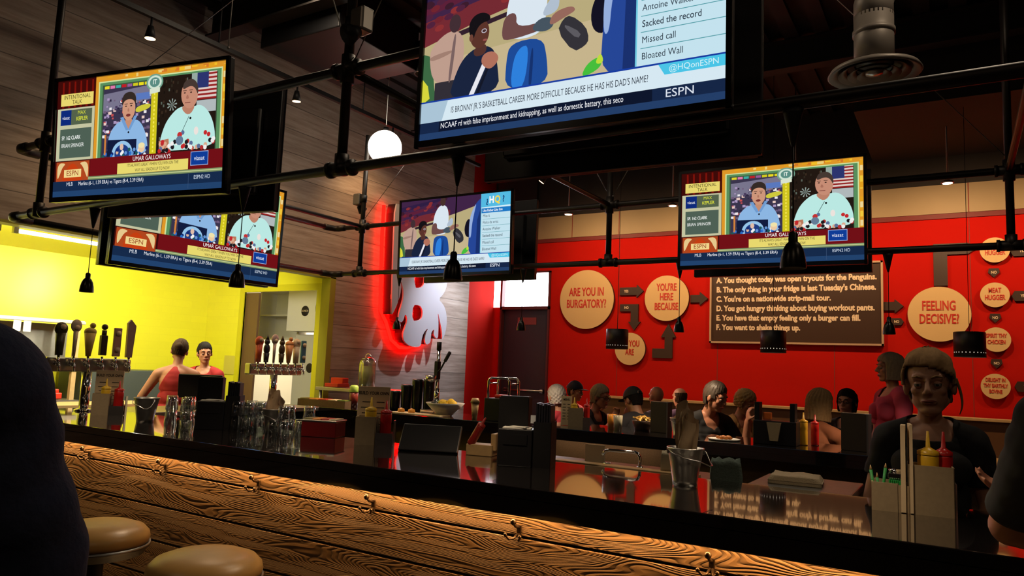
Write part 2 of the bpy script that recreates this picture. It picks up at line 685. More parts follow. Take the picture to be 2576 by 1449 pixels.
struct(wn.build('window_1', emat('daylight_glazing', (0.93, 0.95, 1.0), 16.0)))
sg = MB()
sg.box((-6.16, WY + .045, 2.33), (0.36, 0.01, 0.12))
tag(sg.build('door_sign', mat('dull_red_plate', (0.20, 0.03, 0.03), 0.5)), 'small dull red plate on the dark entrance door under the bright window', 'sign')

# boarded wall over and beside the kitchen opening
XW = -6.76
wall('wall_left', [bx(XW - .12, XW, 2.3, 6.69, 2.59, 5.3), bx(XW - .12, XW, 6.69, 9.67, 0, 5.3), bx(XW - .12, XW, -3, 2.3, 0, 5.3)], M_BOARD)
wall('wall_left_end', [bx(XW - .20, XW - .06, 9.67, WY + .15, 0, 5.3)], M_RED)
# kitchen recess
wall('wall_kitchen', [bx(-9.45, -9.3, 2.1, 6.86, 0, 2.75)], M_YELLOW)
OX0, OX1 = -8.50, -7.08
wall('wall_kitchen_return', [bx(-9.3, OX0, 6.71, 6.73, 0, 2.75), bx(OX1, XW - .12, 6.71, 6.73, 0, 2.75), bx(OX0, OX1, 6.71, 6.73, 2.44, 2.75)], M_YELLOW_X)
wall('wall_kitchen_side', [bx(-9.3, XW - .12, 2.1, 2.3, 0, 2.75)], M_YELLOW_X)
wall('ceiling_kitchen', [bx(-9.45, XW - .12, 2.1, 6.86, 2.70, 2.80)], M_YPAINT)
wall('trim_5', [bx(OX0 - .09, OX0, 6.695, 6.732, 0, 2.53), bx(OX1, OX1 + .09, 6.695, 6.732, 0, 2.53), bx(OX0, OX1, 6.695, 6.732, 2.44, 2.53)], M_YPAINT)
wall('trim_6', [bx(XW - .14, XW + .012, 6.60, 6.69, 0, 2.59), bx(XW - .14, XW + .012, 2.3, 6.69, 2.575, 2.60)], mat('shaded_yellow_paint', (0.30, 0.27, 0.02), 0.45))  # yellow paint darkened, the shade on the jamb put into its colour
# room behind the opening
wall('wall_back_room', [bx(-9.9, -9.8, 6.86, 9.6, 0, 2.9), bx(-9.9, -6.95, 9.5, 9.6, 0, 2.9)], mat('cream_wall_paint', (0.66, 0.60, 0.46), 0.6))
wall('ceiling_back_room', [bx(-9.9, -6.9, 6.86, 9.6, 2.85, 2.95)], mat('cream_wall_paint', (0.66, 0.60, 0.46), 0.6))
# dark rest of the room behind the camera
wall('wall_right', [bx(4.2, 4.35, -3, 10.65, 0, 5.3)], M_BULK)
wall('wall_back', [bx(-10, 4.2, -3.15, -3, 0, 5.3)], M_BULK)

# low dark bulkheads and beams under the deck
def beam(name, b, label, m=M_BULK):
    mb = MB()
    mb.box(*b)
    return tag(mb.build(name, m), label, 'beam', None)


def steel_beam(y, z, label, x0=-6.7, x1=4.2, h=0.30):
    mb = MB()
    for dz in (h / 2, -h / 2):
        mb.box(((x0 + x1) / 2, y, z + dz), (x1 - x0, 0.16, 0.02))
    mb.box(((x0 + x1) / 2, y, z), (x1 - x0, 0.015, h))
    return tag(mb.build('roof_beam', M_CEIL), label, 'beam', 'roof beams')


steel_beam(8.0, 5.04, 'dark steel roof beam nearest the red wall')
steel_beam(4.6, 5.04, 'dark steel roof beam behind the round air diffuser')
mb = MB()
mb.box(*bx(-0.9, 4.2, 8.3, 10.44, 4.42, 5.19))
struct(mb.build('ceiling_bulkhead', M_BULK))

# ------------------------------------------------------------------ ducts
t = thing('air_diffuser', 'round ceiling air diffuser on a bent duct, upper right of the picture', 'vent', (-0.42, 5.0, 3.50))
mb = MB()
mb.lathe([(0.115, 0.10), (0.145, 0.06), (0.26, 0.035), (0.275, 0.01), (0.262, 0.0), (0.215, 0.03), (0.115, 0.07)], 40)
mb.build('flange', mat('grey_duct_paint', (0.22, 0.19, 0.16), 0.5, metal=0.3), t)
for r0, z0 in ((0.20, 0.015), (0.145, 0.010), (0.09, 0.004)):
    mb = MB()
    mb.lathe([(r0, z0 + .004), (r0 + .012, z0 - .006), (r0 - .035, z0 + .022), (r0 - .045, z0 + .03), (r0 - .02, z0 + .022)], 36)
    mb.build('diffuser_ring', mat('diffuser_brown', (0.20, 0.12, 0.07), 0.5, metal=0.3), t)
mb = MB()
mb.lathe([(0.0, 0.0), (0.05, 0.008), (0.055, 0.03), (0.0, 0.04)], 24)
mb.build('centre_cone', M_STEEL, t)
mb = MB()
mb.cyl((0, 0, 0.08), (0, 0, 0.40), 0.118, 32)
mb.cyl((0, 0, 0.27), (0, 0, 0.30), 0.126, 32)
mb.build('neck', mat('grey_duct_paint', (0.22, 0.19, 0.16), 0.5, metal=0.3), t)
mb = MB()
pts = [(0, 0, 0.38), (0, 0, 0.48), (0.03, 0.0, 0.60), (0.12, 0, 0.72), (0.26, 0, 0.80), (0.42, 0, 0.83)]
mb.tube(pts, 0.118, 28)
mb.build('elbow', mat('grey_duct_paint', (0.22, 0.19, 0.16), 0.5, metal=0.3), t)
mb = MB()
mb.cyl((-0.02, 5.0, 4.33), (3.8, 5.0, 4.33), 0.19, 32)
for k in range(6):
    mb.cyl((0.05 + k * .75, 5.0, 4.33), (0.08 + k * .75, 5.0, 4.33), 0.205, 32)
tag(mb.build('ventilation_duct', mat('brown_duct', (0.17, 0.10, 0.055), 0.55, metal=0.2)), 'round brown duct running off to the upper right corner', 'duct')
mb = MB()
mb.box(*bx(-6.06, -4.95, 4.72, 5.9, 4.70, 5.2), bevel=0.01)
tag(mb.build('rectangular_duct', M_BLACK), 'black rectangular box duct under the ceiling on the upper left', 'duct')

# ------------------------------------------------------------------ black iron pipe frame over the bar
YN, YF, XL, XR = 2.65, 6.02, -6.15, 3.6
ZL, ZH = 2.528, 3.06
frame = thing('pipe_frame', 'black iron pipe frame hung over the bar that carries the televisions', 'frame', (0, 0, 0))
PR = 0.026


def pipe(name, a, b, r=PR):
    m_ = MB()
    m_.cyl(a, b, r, 16)
    return m_.build(name, M_PIPE, frame)


for z in (ZL, ZH):
    pipe('rail', (XL + .05, YN, z), (XR, YN, z))
    pipe('rail', (XL + .05, YF, z), (XR, YF, z))
    pipe('rail', (XL, YN + .05, z), (XL, YF - .05, z))
    for y in (YN, YF):
        e = MB()
        s = 1 if y == YN else -1
        e.tube([(XL + .16, y, z), (XL + .07, y, z), (XL + .02, y + .02 * s, z), (XL, y + .07 * s, z), (XL, y + .16 * s, z)], PR + .009, 14)
        e.build('elbow', M_PIPE, frame)
POSTX = (-5.72, -2.69, 0.33)
for x in POSTX:
    for y in (YN, YF):
        pipe('post', (x, y, ZL), (x, y, 5.22 if y == YN else 4.12 if x < -5 else 3.40 if x < -1 else 5.22))
        for z in (ZL, ZH):
            f = MB()
            f.cyl((x - .075, y, z), (x + .075, y, z), PR + .011, 16)
            f.cyl((x, y, z - (.075 if z > 2.6 else .03)), (x, y, z + .075), PR + .011, 16)
            f.cyl((x - .085, y, z), (x - .065, y, z), PR + .017, 16)
            f.cyl((x + .065, y, z), (x + .085, y, z), PR + .017, 16)
            f.build('tee_fitting', M_PIPE, frame)
        if y == YF and x < 0:
            continue
        f = MB()
        f.lathe([(0.0, 0.0), (.03, 0.0), (.035, .05), (.09, .055), (.09, .07), (0, .07)], 20, (x, y, 5.15))
        f.build('ceiling_flange', M_PIPE, frame)
    pipe('crossbar', (x, YN, ZH), (x, YF, ZH), 0.022)


def cable(a, b):
    m_ = MB()
    m_.cyl(a, b, 0.0035, 6)
    m_.ball(a, 0.008, 8)
    return m_.build('stay_cable', M_DKSTEEL, frame)


cable((-2.69, 2.66, 3.12), (-4.1, 3.35, 5.2))
cable((-2.66, 2.66, 3.10), (-1.9, 2.95, 5.2))
cable((-3.65, 2.62, 3.36), (-4.6, 3.3, 5.2))
cable((-5.70, 2.68, 3.08), (-4.2, 4.0, 5.2))
cable((-5.70, 6.02, 3.14), (-4.9, 6.2, 4.2))
cable((0.33, 6.02, 3.14), (-1.4, 5.4, 5.2))
cable((0.33, 2.70, 3.12), (-1.6, 4.9, 5.2))
cable((-2.69, 6.02, 3.14), (-3.3, 6.0, 4.2))
cable((-2.66, 6.02, 3.14), (-2.0, 6.0, 4.2))


def floodlight(loc, rz, label):
    t = thing('floodlight', label, 'lamp', loc, rz)
    m_ = MB()
    m_.box((0.09, 0, 0), (0.10, 0.08, 0.13), bevel=0.012)
    m_.build('housing', mat('grey_metal_housing', (0.25, 0.23, 0.2), 0.4, metal=0.7), t)
    m_ = MB()
    m_.cone((0.10, -0.03, -0.07), (0.10, -0.09, -0.11), 0.03, 0.055, 18)
    m_.build('hood', M_BLACK, t)
    m_ = MB()
    m_.box((0.035, 0, 0), (0.03, 0.05, 0.07))
    m_.cyl((0.0, 0, -.04), (0.0, 0, .04), 0.034, 16)
    m_.build('clamp', M_BLACK, t)


floodlight((-2.69, 2.65, 3.30), R(-8), 'small grey floodlight clamped to the near pipe post left of the largest television')
floodlight((-5.72, 6.02, 3.38), R(178), 'small floodlight clamped to the thin far pipe post on the left')

# ------------------------------------------------------------------ televisions
PICS = {}


class Pic:
    def __init__(self):
        self.v, self.f, self.c, self.k = [], [], [], 0

    def poly(self, pts, c, c2=None):
        """flat shape; c bottom colour, c2 optional colour at the top (printed on the picture)"""
        self.k += 1
        b = len(self.v)
        y = -0.000012 * self.k
        self.v += [(x, y, z) for x, z in pts]
        for tri in tessellate_polygon([[Vector((x, z, 0)) for x, z in pts]]):
            t3 = [b + i for i in tri]
            A, B, C_ = (Vector(self.v[i]) for i in t3)
            if (B - A).cross(C_ - A).y > 0:
                t3 = t3[::-1]
            self.f.append(t3)
            self.c.append(c)
        return self

    def rect(self, x0, z0, x1, z1, c):
        return self.poly([(x0, z0), (x1, z0), (x1, z1), (x0, z1)], c)

    def ell(self, x, z, rx, rz, c, n=22, rot=0):
        ca, sa = math.cos(rot), math.sin(rot)
        p = []
        for k in range(n):
            a = 2 * PI * k / n
            u, v = rx * math.cos(a), rz * math.sin(a)
            p.append((x + u * ca - v * sa, z + u * sa + v * ca))
        return self.poly(p, c)

    def blob(self, pts, c, k=2):
        return self.poly(smooth_loop(pts, k), c)

    def text(self, s, x, z, size, c, sx=1.0, align='CENTER', bold=0.0):
        me = text_mesh(s, size, 0.0, sx, 0.0 if set(s) & set('MNWVvw') else bold, align)
        self.k += 1
        y = -0.000012 * self.k
        b = len(self.v)
        self.v += [(x + v.co.x, y, z + v.co.y) for v in me.vertices]
        for p in me.polygons:
            self.f.append([b + i for i in p.vertices])
            self.c.append(c)
        return self

    def mesh(self, name, W, H):
        me = bpy.data.meshes.new(name)
        kx, kz = W / 16.0, H / 9.0
        me.from_pydata([((x - 8) * kx, y, (z - 4.5) * kz) for x, y, z in self.v], [], self.f)
        at = me.color_attributes.new('Col', 'FLOAT_COLOR', 'CORNER')
        i = 0
        for p, c in zip(me.polygons, self.c):
            l = rgb(*c)
            for _ in p.vertices:
                at.data[i].color = (*l, 1)
                i += 1
        return me


def m_screen():
    m = bpy.data.materials.new('lit_screen')
    m.use_nodes = True
    nt = m.node_tree
    nt.nodes.clear()
    a = N(nt, 'ShaderNodeVertexColor', layer_name='Col')
    e = N(nt, 'ShaderNodeEmission')
    e.inputs[1].default_value = 1.0
    nt.links.new(a.outputs[0], e.inputs[0])
    o = N(nt, 'ShaderNodeOutputMaterial')
    nt.links.new(e.outputs[0], o.inputs[0])
    return m


M_SCREEN = m_screen()


def pic_talk():
    p = Pic()
    rnd = random.Random(3)
    p.rect(0, 0, 16, 9, (60, 12, 12))
    # draped curtain
    p.rect(0, 6.85, 3.9, 9, (62, 10, 8))
    for k in range(6):
        p.poly([(0.5 + k * .6, 6.9), (0.72 + k * .6, 6.9), (0.66 + k * .6, 8.9), (0.5 + k * .6, 8.9)], (120, 18, 10))
    p.rect(.38, 7.05, 3.68, 7.98, (232, 214, 110))
    p.text('INTENTIONAL', 2.03, 7.70, .46, (60, 52, 26), .9)
    p.text('TALK', 2.03, 7.30, .46, (60, 52, 26), .9)
    # side panels
    p.rect(.08, 2.8, 3.86, 6.85, (196, 196, 160))
    p.rect(.42, 5.55, 3.6, 6.72, (84, 98, 74))
    p.rect(.42, 5.55, 1.5, 6.72, (14, 42, 122))
    p.text('viasat', .96, 6.12, .40, (235, 240, 250), .85, bold=.008)
    p.text('MAX', 2.55, 6.45, .42, (214, 220, 60), .9, bold=.008)
    p.text('KEPLER', 2.6, 5.98, .42, (214, 220, 60), .85, bold=.008)
    p.rect(.42, 3.0, 3.6, 5.25, (78, 96, 84))
    p.text('SP. 162 CLARK', .6, 4.55, .42, (240, 244, 240), .72, 'LEFT', .006)
    p.text('BRIAN SPRINGER', .6, 3.95, .42, (240, 244, 240), .72, 'LEFT', .006)
    # ornate badge
    p.rect(.18, 1.02, 3.55, 2.72, (176, 70, 30))
    p.blob([(.3, 2.65), (1.2, 2.6), (.8, 2.3), (.55, 1.7), (.3, 1.3)], (230, 200, 140))
    p.blob([(3.45, 2.65), (2.5, 2.6), (2.9, 2.3), (3.2, 1.7), (3.45, 1.3)], (230, 200, 140))
    p.blob([(.7, 1.1), (1.0, 1.9), (1.85, 2.75), (2.7, 1.9), (3.0, 1.1)], (196, 62, 18))
    p.rect(1.0, 1.5, 2.75, 2.1, (240, 214, 140))
    p.text('ESPN', 1.87, 1.8, .56, (150, 50, 20), 1.0, bold=.015)
    # big frame
    p.rect(3.9, 2.75, 16, 9, (222, 150, 40))
    for k in range(28):
        x = 4 + rnd.random() * 11.6
        p.rect(x, 8.68 + rnd.random() * .18, x + .5, 8.95, rnd.choice([(240, 190, 40), (212, 120, 40), (236, 206, 120), (226, 160, 30)]))
    for k in range(18):
        z = 2.9 + rnd.random() * 5.5
        p.rect(15.72, z, 15.95, z + .5, rnd.choice([(240, 200, 60), (236, 214, 150), (226, 160, 30)]))
    p.rect(4.2, 2.75, 15.65, 8.6, (206, 226, 160))
    p.rect(4.32, 2.75, 15.55, 8.5, (88, 142, 92))
    p.rect(4.6, 2.75, 15.25, 8.3, (60, 84, 62))
    # left picture: ball park studio backdrop
    p.rect(4.72, 2.78, 9.35, 8.0, (58, 52, 76))
    for k in range(8):
        p.rect(4.8 + k * .55, 7.98, 5.25 + k * .55, 8.2, [(232, 214, 40), (224, 120, 170), (60, 170, 160), (190, 30, 40), (150, 90, 150), (210, 200, 30), (236, 220, 30), (226, 214, 20)][k])
    p.poly([(4.72, 7.6), (9.35, 7.95), (9.35, 6.9), (4.72, 6.2)], (120, 116, 140))
    for k in range(170):
        x, z = 4.75 + rnd.random() * 4.4, 3.6 + rnd.random() * 3.5
        s = .10 + rnd.random() * .2
        p.rect(x, z, x + s, z + s * .8, rnd.choice([(236, 232, 236), (200, 80, 80), (70, 56, 90), (170, 150, 190), (110, 90, 120), (230, 200, 190), (40, 34, 60)]))
    p.blob([(7.9, 6.4), (9.3, 6.6), (9.3, 6.2), (7.9, 5.9)], (206, 200, 60))
    p.rect(7.9, 6.9, 9.2, 7.4, (90, 120, 190))
    # man, blue shirt
    p.blob([(5.25, 2.78), (5.35, 4.2), (5.75, 5.0), (6.5, 5.5), (7.3, 5.35), (8.1, 5.5), (8.7, 4.9), (9.1, 3.9), (9.2, 2.78)], (140, 182, 226))
    p.blob([(6.75, 5.55), (7.25, 4.55), (7.8, 5.6)], (196, 140, 112))
    p.poly([(6.45, 5.7), (6.75, 5.75), (7.3, 4.75), (7.05, 4.7)], (112, 156, 208))
    p.poly([(8.1, 5.75), (7.8, 5.75), (7.25, 4.75), (7.45, 4.7)], (112, 156, 208))
    p.ell(7.25, 6.35, .62, .92, (206, 150, 122))
    p.blob([(6.6, 6.5), (6.55, 7.1), (6.8, 7.5), (7.3, 7.6), (7.75, 7.45), (7.95, 7.0), (7.88, 6.5), (7.75, 6.9), (7.3, 7.05), (6.8, 6.95)], (52, 42, 38))
    for s in (-1, 1):
        p.ell(7.22 + s * .25, 6.52, .09, .05, (60, 40, 34))
        p.rect(7.22 + s * .25 - .15, 6.66, 7.22 + s * .25 + .15, 6.71, (70, 48, 40))
    p.blob([(7.2, 6.45), (7.1, 6.1), (7.35, 6.1)], (178, 120, 96))
    p.ell(7.22, 5.83, .22, .11, (120, 50, 46))
    p.ell(7.3, 4.55, .08, .08, (20, 20, 30))
    # laptop with round emblem
    p.poly([(5.3, 2.85), (5.3, 4.1), (8.1, 4.0), (8.1, 2.85)], (18, 28, 62))
    p.ell(6.75, 3.0, 1.0, .95, (150, 196, 232))
    p.ell(6.75, 3.0, .72, .68, (30, 60, 130))
    p.ell(6.7, 3.5, .18, .25, (224, 190, 170))
    for k in range(26):
        x, z = 4.8 + rnd.random() * 4.3, 2.8 + rnd.random() * .5
        p.ell(x, z, .13, .14, rnd.choice([(240, 240, 240), (40, 110, 200), (20, 40, 110), (224, 180, 150), (30, 90, 90), (100, 150, 210)]), 10)
    p.rect(5.0, 3.0, 5.16, 4.5, (210, 130, 60))
    p.ell(8.6, 3.3, .3, .33, (236, 200, 160))
    p.ell(8.6, 3.5, .3, .2, (240, 226, 170))
    p.rect(4.72, 2.7, 9.35, 2.8, (30, 30, 40))
    # divider
    p.rect(9.35, 2.75, 9.95, 8.0, (208, 196, 30))
    for k in range(16):
        p.ell(9.65, 3.0 + k * .3, .07, .1, (246, 232, 90), 8)
    # right picture
    p.rect(9.98, 2.78, 15.2, 8.35, (34, 24, 18))
    for k in range(60):
        x, z = 10.0 + rnd.random() * 2.6, 3.0 + rnd.random() * 5
        p.rect(x, z, x + .12, z + .2, rnd.choice([(60, 44, 32), (24, 18, 14), (90, 100, 90), (46, 40, 30)]))
    for k in range(9):
        a = k * 2 * PI / 9
        p.poly([(11.3, 6.25), (11.3 + .45 * math.cos(a), 6.25 + .45 * math.sin(a)), (11.3 + .45 * math.cos(a + .25), 6.25 + .45 * math.sin(a + .25))], (150, 166, 160))
    p.rect(13.0, 7.6, 13.5, 8.35, (150, 168, 160))
    # flag
    p.rect(13.5, 6.4, 15.2, 8.35, (222, 204, 196))
    for k in range(7):
        p.rect(13.5, 6.4 + k * .29, 15.2, 6.54 + k * .29, (150, 34, 34))
    p.rect(13.5, 7.25, 14.5, 8.35, (44, 52, 110))
    p.rect(13.5, 5.5, 15.2, 6.35, (176, 184, 186))
    # man, mint shirt
    p.blob([(10.2, 3.2), (10.5, 4.4), (11.0, 5.3), (12.0, 6.1), (13.0, 5.9), (13.9, 6.1), (14.7, 5.4), (15.2, 4.2), (15.2, 2.9), (10.3, 2.9)], (186, 232, 226))
    p.poly([(10.25, 2.9), (10.2, 3.7), (11.1, 3.8), (11.2, 2.9)], (186, 120, 90))
    p.blob([(11.95, 6.1), (12.85, 5.2), (13.55, 6.2)], (186, 128, 104))
    p.ell(12.85, 6.85, .74, 1.0, (198, 140, 116), rot=.1)
    p.blob([(12.2, 7.2), (12.3, 7.75), (12.7, 7.98), (13.2, 7.95), (13.6, 7.5), (13.62, 6.7), (13.35, 7.3), (12.9, 7.5)], (70, 56, 50))
    for s in (-1, 1):
        p.ell(12.7 + s * .28, 7.0, .09, .05, (66, 44, 38))
        p.rect(12.7 + s * .28 - .16, 7.14, 12.7 + s * .28 + .16, 7.19, (90, 62, 52))
    p.blob([(12.66, 6.95), (12.5, 6.55), (12.85, 6.55)], (170, 112, 92))
    p.rect(12.45, 6.25, 12.95, 6.31, (130, 70, 62))
    p.poly([(12.85, 5.3), (12.9, 5.3), (12.3, 4.2), (12.25, 4.2)], (60, 84, 84))
    p.ell(13.0, 5.15, .09, .09, (20, 24, 24))
    for k in range(44):
        x, z = 10.3 + rnd.random() * 4.8, 2.85 + rnd.random() * (.7 if k < 30 else 1.5)
        p.ell(x, z, .16, .17, rnd.choice([(196, 40, 44), (240, 238, 236), (30, 26, 30), (220, 170, 140), (180, 50, 50), (90, 110, 150)]), 10)
    p.ell(12.1, 4.0, .22, .22, (196, 50, 50), 12)
    p.ell(12.1, 3.6, .34, .34, (100, 124, 150), 12)
    p.ell(13.55, 4.2, .2, .3, (236, 226, 220), 12)
    # seal over the divider
    p.ell(9.65, 8.05, .78, .62, (112, 162, 140))
    p.ell(9.65, 8.05, .64, .5, (206, 226, 210))
    p.ell(9.65, 8.05, .46, .36, (90, 140, 130))
    p.text('IT', 9.65, 8.06, .5, (236, 244, 236), .9, bold=.01)
    p.poly([(9.2, 7.2), (10.15, 7.3), (10.15, 7.65), (9.2, 7.6)], (216, 226, 206))
    # name banner
    p.rect(3.7, 1.45, 16, 2.8, (112, 16, 22))
    p.text('UMAR GALLOWAYS', 9.6, 2.52, .46, (250, 246, 244), .85, bold=.012)
    p.rect(6.4, 1.48, 12.95, 2.26, (232, 216, 110))
    p.text("IT'S ALWAYS GREAT WHEN YOU WIN ON THE", 9.7, 2.06, .33, (70, 60, 34), .68)
    p.text('WAY ALL SEASON UP TO NOW', 9.7, 1.68, .33, (70, 60, 34), .68)
    p.rect(13.15, 1.72, 14.7, 2.72, (150, 176, 220))
    p.rect(13.2, 1.77, 14.65, 2.67, (16, 60, 150))
    p.text('viasat', 13.92, 2.22, .46, (240, 246, 255), .9, bold=.01)
    p.rect(3.55, 1.18, 16, 1.46, (120, 140, 96))
    p.rect(3.55, 1.30, 16, 1.38, (190, 200, 140))
    p.rect(0, 0, 16, 1.2, (22, 42, 74))
    p.rect(0, 0, 16, .45, (34, 66, 108))
    p.text('MLB', 1.7, .95, .42, (220, 228, 240), .85, bold=.01)
    p.text('Marlins (6-1, 1.59 ERA) vs Tigers (8-4, 3.39 ERA)', 2.6, .95, .40, (236, 240, 248), .80, 'LEFT', .006)
    p.rect(13.0, .1, 13.03, 1.15, (60, 84, 120))
    p.text('ESPN2 HD', 14.2, .88, .40, (200, 214, 232), .8)
    return p


def pic_quiz():
    p = Pic()
    rnd = random.Random(5)
    p.rect(0, 0, 16, 9, (184, 170, 124))
    p.poly([(0, 2), (12, 2), (12, 5), (0, 4.2)], (198, 180, 140))
    # bleachers
    p.poly([(0, 5.4), (4.5, 6.3), (8.2, 7.0), (11.9, 7.9), (11.9, 9), (0, 9)], (64, 36, 70))
    p.poly([(0, 5.2), (3.5, 6.1), (7.5, 6.9), (7.5, 7.5), (3.5, 7.2), (0, 6.6)], (116, 42, 50))
    p.poly([(0, 6.9), (5, 7.9), (5, 8.2), (0, 7.4)], (92, 32, 56))
    p.poly([(0, 7.7), (6, 8.7), (6, 9), (0, 8.3)], (48, 30, 66))
    for k in range(40):
        x = rnd.random() * 7
        z = 6.0 + x * .16 + rnd.random() * 2
        p.ell(x, z, .3, .18, rnd.choice([(140, 48, 50), (80, 34, 60), (60, 28, 44), (112, 36, 46)]), 10, .2)
    p.poly([(1.5, 5.3), (5.3, 6.0), (5.3, 6.25), (1.5, 5.6)], (50, 32, 44))
    # far left strips
    p.poly([(0, 2), (.9, 2), (.5, 4.6), (0, 4.8)], (60, 104, 66))
    p.poly([(0, 2.0), (.5, 2.3), (.35, 3.0), (0, 3.4)], (214, 214, 60))
    # man in pale shirt
    p.blob([(.7, 3.0), (.3, 4.6), (.6, 5.3), (1.6, 5.9), (2.4, 5.6), (2.6, 4.4), (2.2, 2.9)], (190, 156, 140))
    p.blob([(.3, 4.6), (.5, 4.3), (1.8, 4.6), (1.8, 4.8)], (160, 126, 112))
    p.ell(1.9, 6.2, .36, .5, (66, 46, 52))
    p.rect(.8, 2, 2.4, 3.1, (50, 46, 54))
    p.blob([(1.8, 3.0), (2.05, 5.6), (1.85, 5.6), (1.6, 3.0)], (122, 98, 96))
    # boy in black shirt
    p.blob([(1.7, 2), (2.0, 3.2), (2.5, 4.2), (3.4, 4.7), (4.3, 4.5), (4.6, 3.6), (4.8, 2)], (26, 36, 62))
    p.poly([(2.9, 2), (3.2, 2), (4.0, 3.7), (3.7, 3.7)], (232, 232, 240))
    p.poly([(3.3, 2), (3.5, 2), (4.15, 3.5), (4.05, 3.6)], (20, 24, 40))
    p.blob([(3.1, 4.6), (3.2, 4.1), (3.9, 4.2), (3.9, 4.8)], (84, 50, 44))
    p.ell(3.45, 5.35, .58, .78, (92, 52, 42))
    p.blob([(2.85, 5.3), (2.75, 5.9), (3.0, 6.35), (3.5, 6.5), (4.0, 6.3), (4.1, 5.95), (3.5, 5.9), (3.2, 5.5), (3.1, 5.1)], (22, 18, 22))
    p.ell(2.95, 5.2, .12, .2, (110, 66, 54))
    p.ell(3.72, 5.45, .16, .12, (210, 206, 220), 14)
    p.ell(3.72, 5.45, .12, .08, (70, 44, 44), 14)
    p.ell(3.8, 4.95, .14, .06, (150, 80, 76), 12)
    p.blob([(3.6, 3.7), (3.7, 4.2), (4.3, 4.3), (4.7, 3.9), (4.5, 3.5), (4.1, 3.3)], (176, 112, 92))
    # man in white shirt and jeans
    p.blob([(5.0, 4.6), (5.0, 6.3), (5.3, 7.4), (6.0, 8.2), (6.9, 8.1), (7.3, 7.2), (7.3, 5.8), (7.1, 4.6)], (218, 230, 240))
    p.ell(6.4, 8.6, .4, .55, (70, 48, 44))
    p.blob([(4.9, 6.0), (4.75, 5.0), (5.0, 4.6), (7.5, 4.9), (7.5, 5.3), (5.6, 5.2), (5.6, 6.1)], (110, 74, 72))
    p.blob([(6.4, 4.95), (7.2, 4.7), (7.7, 4.9), (7.7, 5.4), (6.9, 5.5)], (70, 84, 96))
    p.blob([(7.4, 4.9), (8.4, 5.3), (8.9, 5.5), (8.6, 5.8), (7.6, 5.6)], (150, 104, 92))
    p.blob([(6.9, 5.5), (7.6, 6.6), (8.0, 6.4), (7.9, 5.6)], (176, 190, 206))
    p.blob([(5.1, 2.0), (5.1, 3.6), (5.3, 4.5), (7.1, 4.5), (7.4, 3.4), (7.5, 2.0)], (30, 74, 150))
    p.blob([(5.4, 2.0), (5.5, 3.6), (5.9, 4.2), (6.4, 4.2), (6.2, 2.0)], (46, 128, 220))
    p.blob([(6.4, 2.0), (6.5, 4.0), (6.65, 4.0), (6.6, 2.0)], (22, 50, 110))
    # bag
    p.blob([(7.9, 4.6), (8.2, 5.2), (8.6, 5.3), (9.4, 4.6), (9.6, 3.9), (9.4, 3.6), (8.8, 3.4)], (52, 50, 56), 1)
    p.blob([(8.3, 4.9), (9.2, 4.3), (9.0, 4.0), (8.3, 4.7)], (92, 90, 96), 1)
    # tall blue figure at the right
    p.blob([(9.8, 4.2), (9.6, 5.2), (10.0, 6.2), (10.5, 6.2), (10.5, 4.0)], (20, 18, 34))
    p.blob([(10.2, 2.0), (10.3, 4.6), (10.4, 6.2), (10.9, 7.6), (11.6, 8.4), (12.2, 8.6), (12.2, 2.0)], (38, 70, 150))
    p.blob([(10.3, 4.0), (10.3, 6.0), (10.7, 7.2), (11.3, 8.1), (11.0, 7.0), (10.7, 5.6), (10.6, 4.0)], (150, 174, 220))
    p.poly([(11.3, 2), (11.9, 2), (11.9, 7.5), (11.4, 6)], (26, 48, 110))
    p.blob([(9.2, 2.0), (9.5, 2.7), (10.2, 3.0), (10.3, 2.4)], (70, 190, 60))
    p.blob([(9.9, 2.6), (10.2, 3.2), (10.4, 2.6)], (190, 220, 60))
    # list
    p.rect(11.9, 2.0, 16, 9, (196, 226, 238))
    p.rect(11.9, 2.0, 11.98, 9, (110, 200, 224))
    p.rect(11.95, 7.35, 16, 9, (84, 186, 226))
    p.poly([(11.95, 7.35), (16, 7.35), (16, 7.5), (11.95, 7.42)], (214, 240, 250))
    p.text('¿', 12.75, 8.15, 1.0, (30, 70, 120), .9, bold=.03)
    p.text('H', 13.35, 8.2, 1.1, (250, 250, 250), .85, bold=.04)
    p.text('Q', 14.15, 8.2, 1.1, (240, 214, 80), .85, bold=.04)
    p.text('?', 14.95, 8.2, 1.0, (30, 70, 120), .9, bold=.03)
    p.rect(12.0, 6.75, 16, 7.3, (30, 120, 196))
    p.text('Like Father Like Son', 12.15, 7.03, .40, (245, 250, 255), .82, 'LEFT', .008)
    for k, s in enumerate(('Miss it', 'Flicka da wrist', 'Antoine Walker', 'Sacked the record', 'Missed call', 'Bloated Wall')):
        z = 6.42 - .77 * k
        p.text(s, 12.2, z, .46, (40, 52, 66), .80, 'LEFT', .003)
        if k < 5:
            p.rect(12.15, z - .40, 16, z - .365, (70, 150, 160))
    # question strip
    p.rect(0, .95, 16, 2.1, (214, 232, 242))
    p.rect(0, 2.05, 16, 2.14, (24, 60, 160))
    p.poly([(0, .95), (1.35, .95), (1.7, 2.06), (0, 2.06)], (170, 196, 214))
    p.text("IS BRONNY JR.'S BASKETBALL CAREER MORE DIFFICULT BECAUSE HE HAS HIS DAD'S NAME?", 1.9, 1.48, .47, (44, 52, 66), .552, 'LEFT', .003)
    p.poly([(13.3, 1.55), (16, 1.55), (16, 2.06), (13.0, 2.06)], (74, 196, 230))
    p.text('@HQonESPN', 14.6, 1.80, .40, (206, 240, 248), .95)
    p.rect(0, 0, 16, .97, (22, 38, 70))
    p.rect(0, 0, 16, .40, (36, 62, 104))
    p.rect(1.2, .40, 12.75, .97, (14, 22, 44))
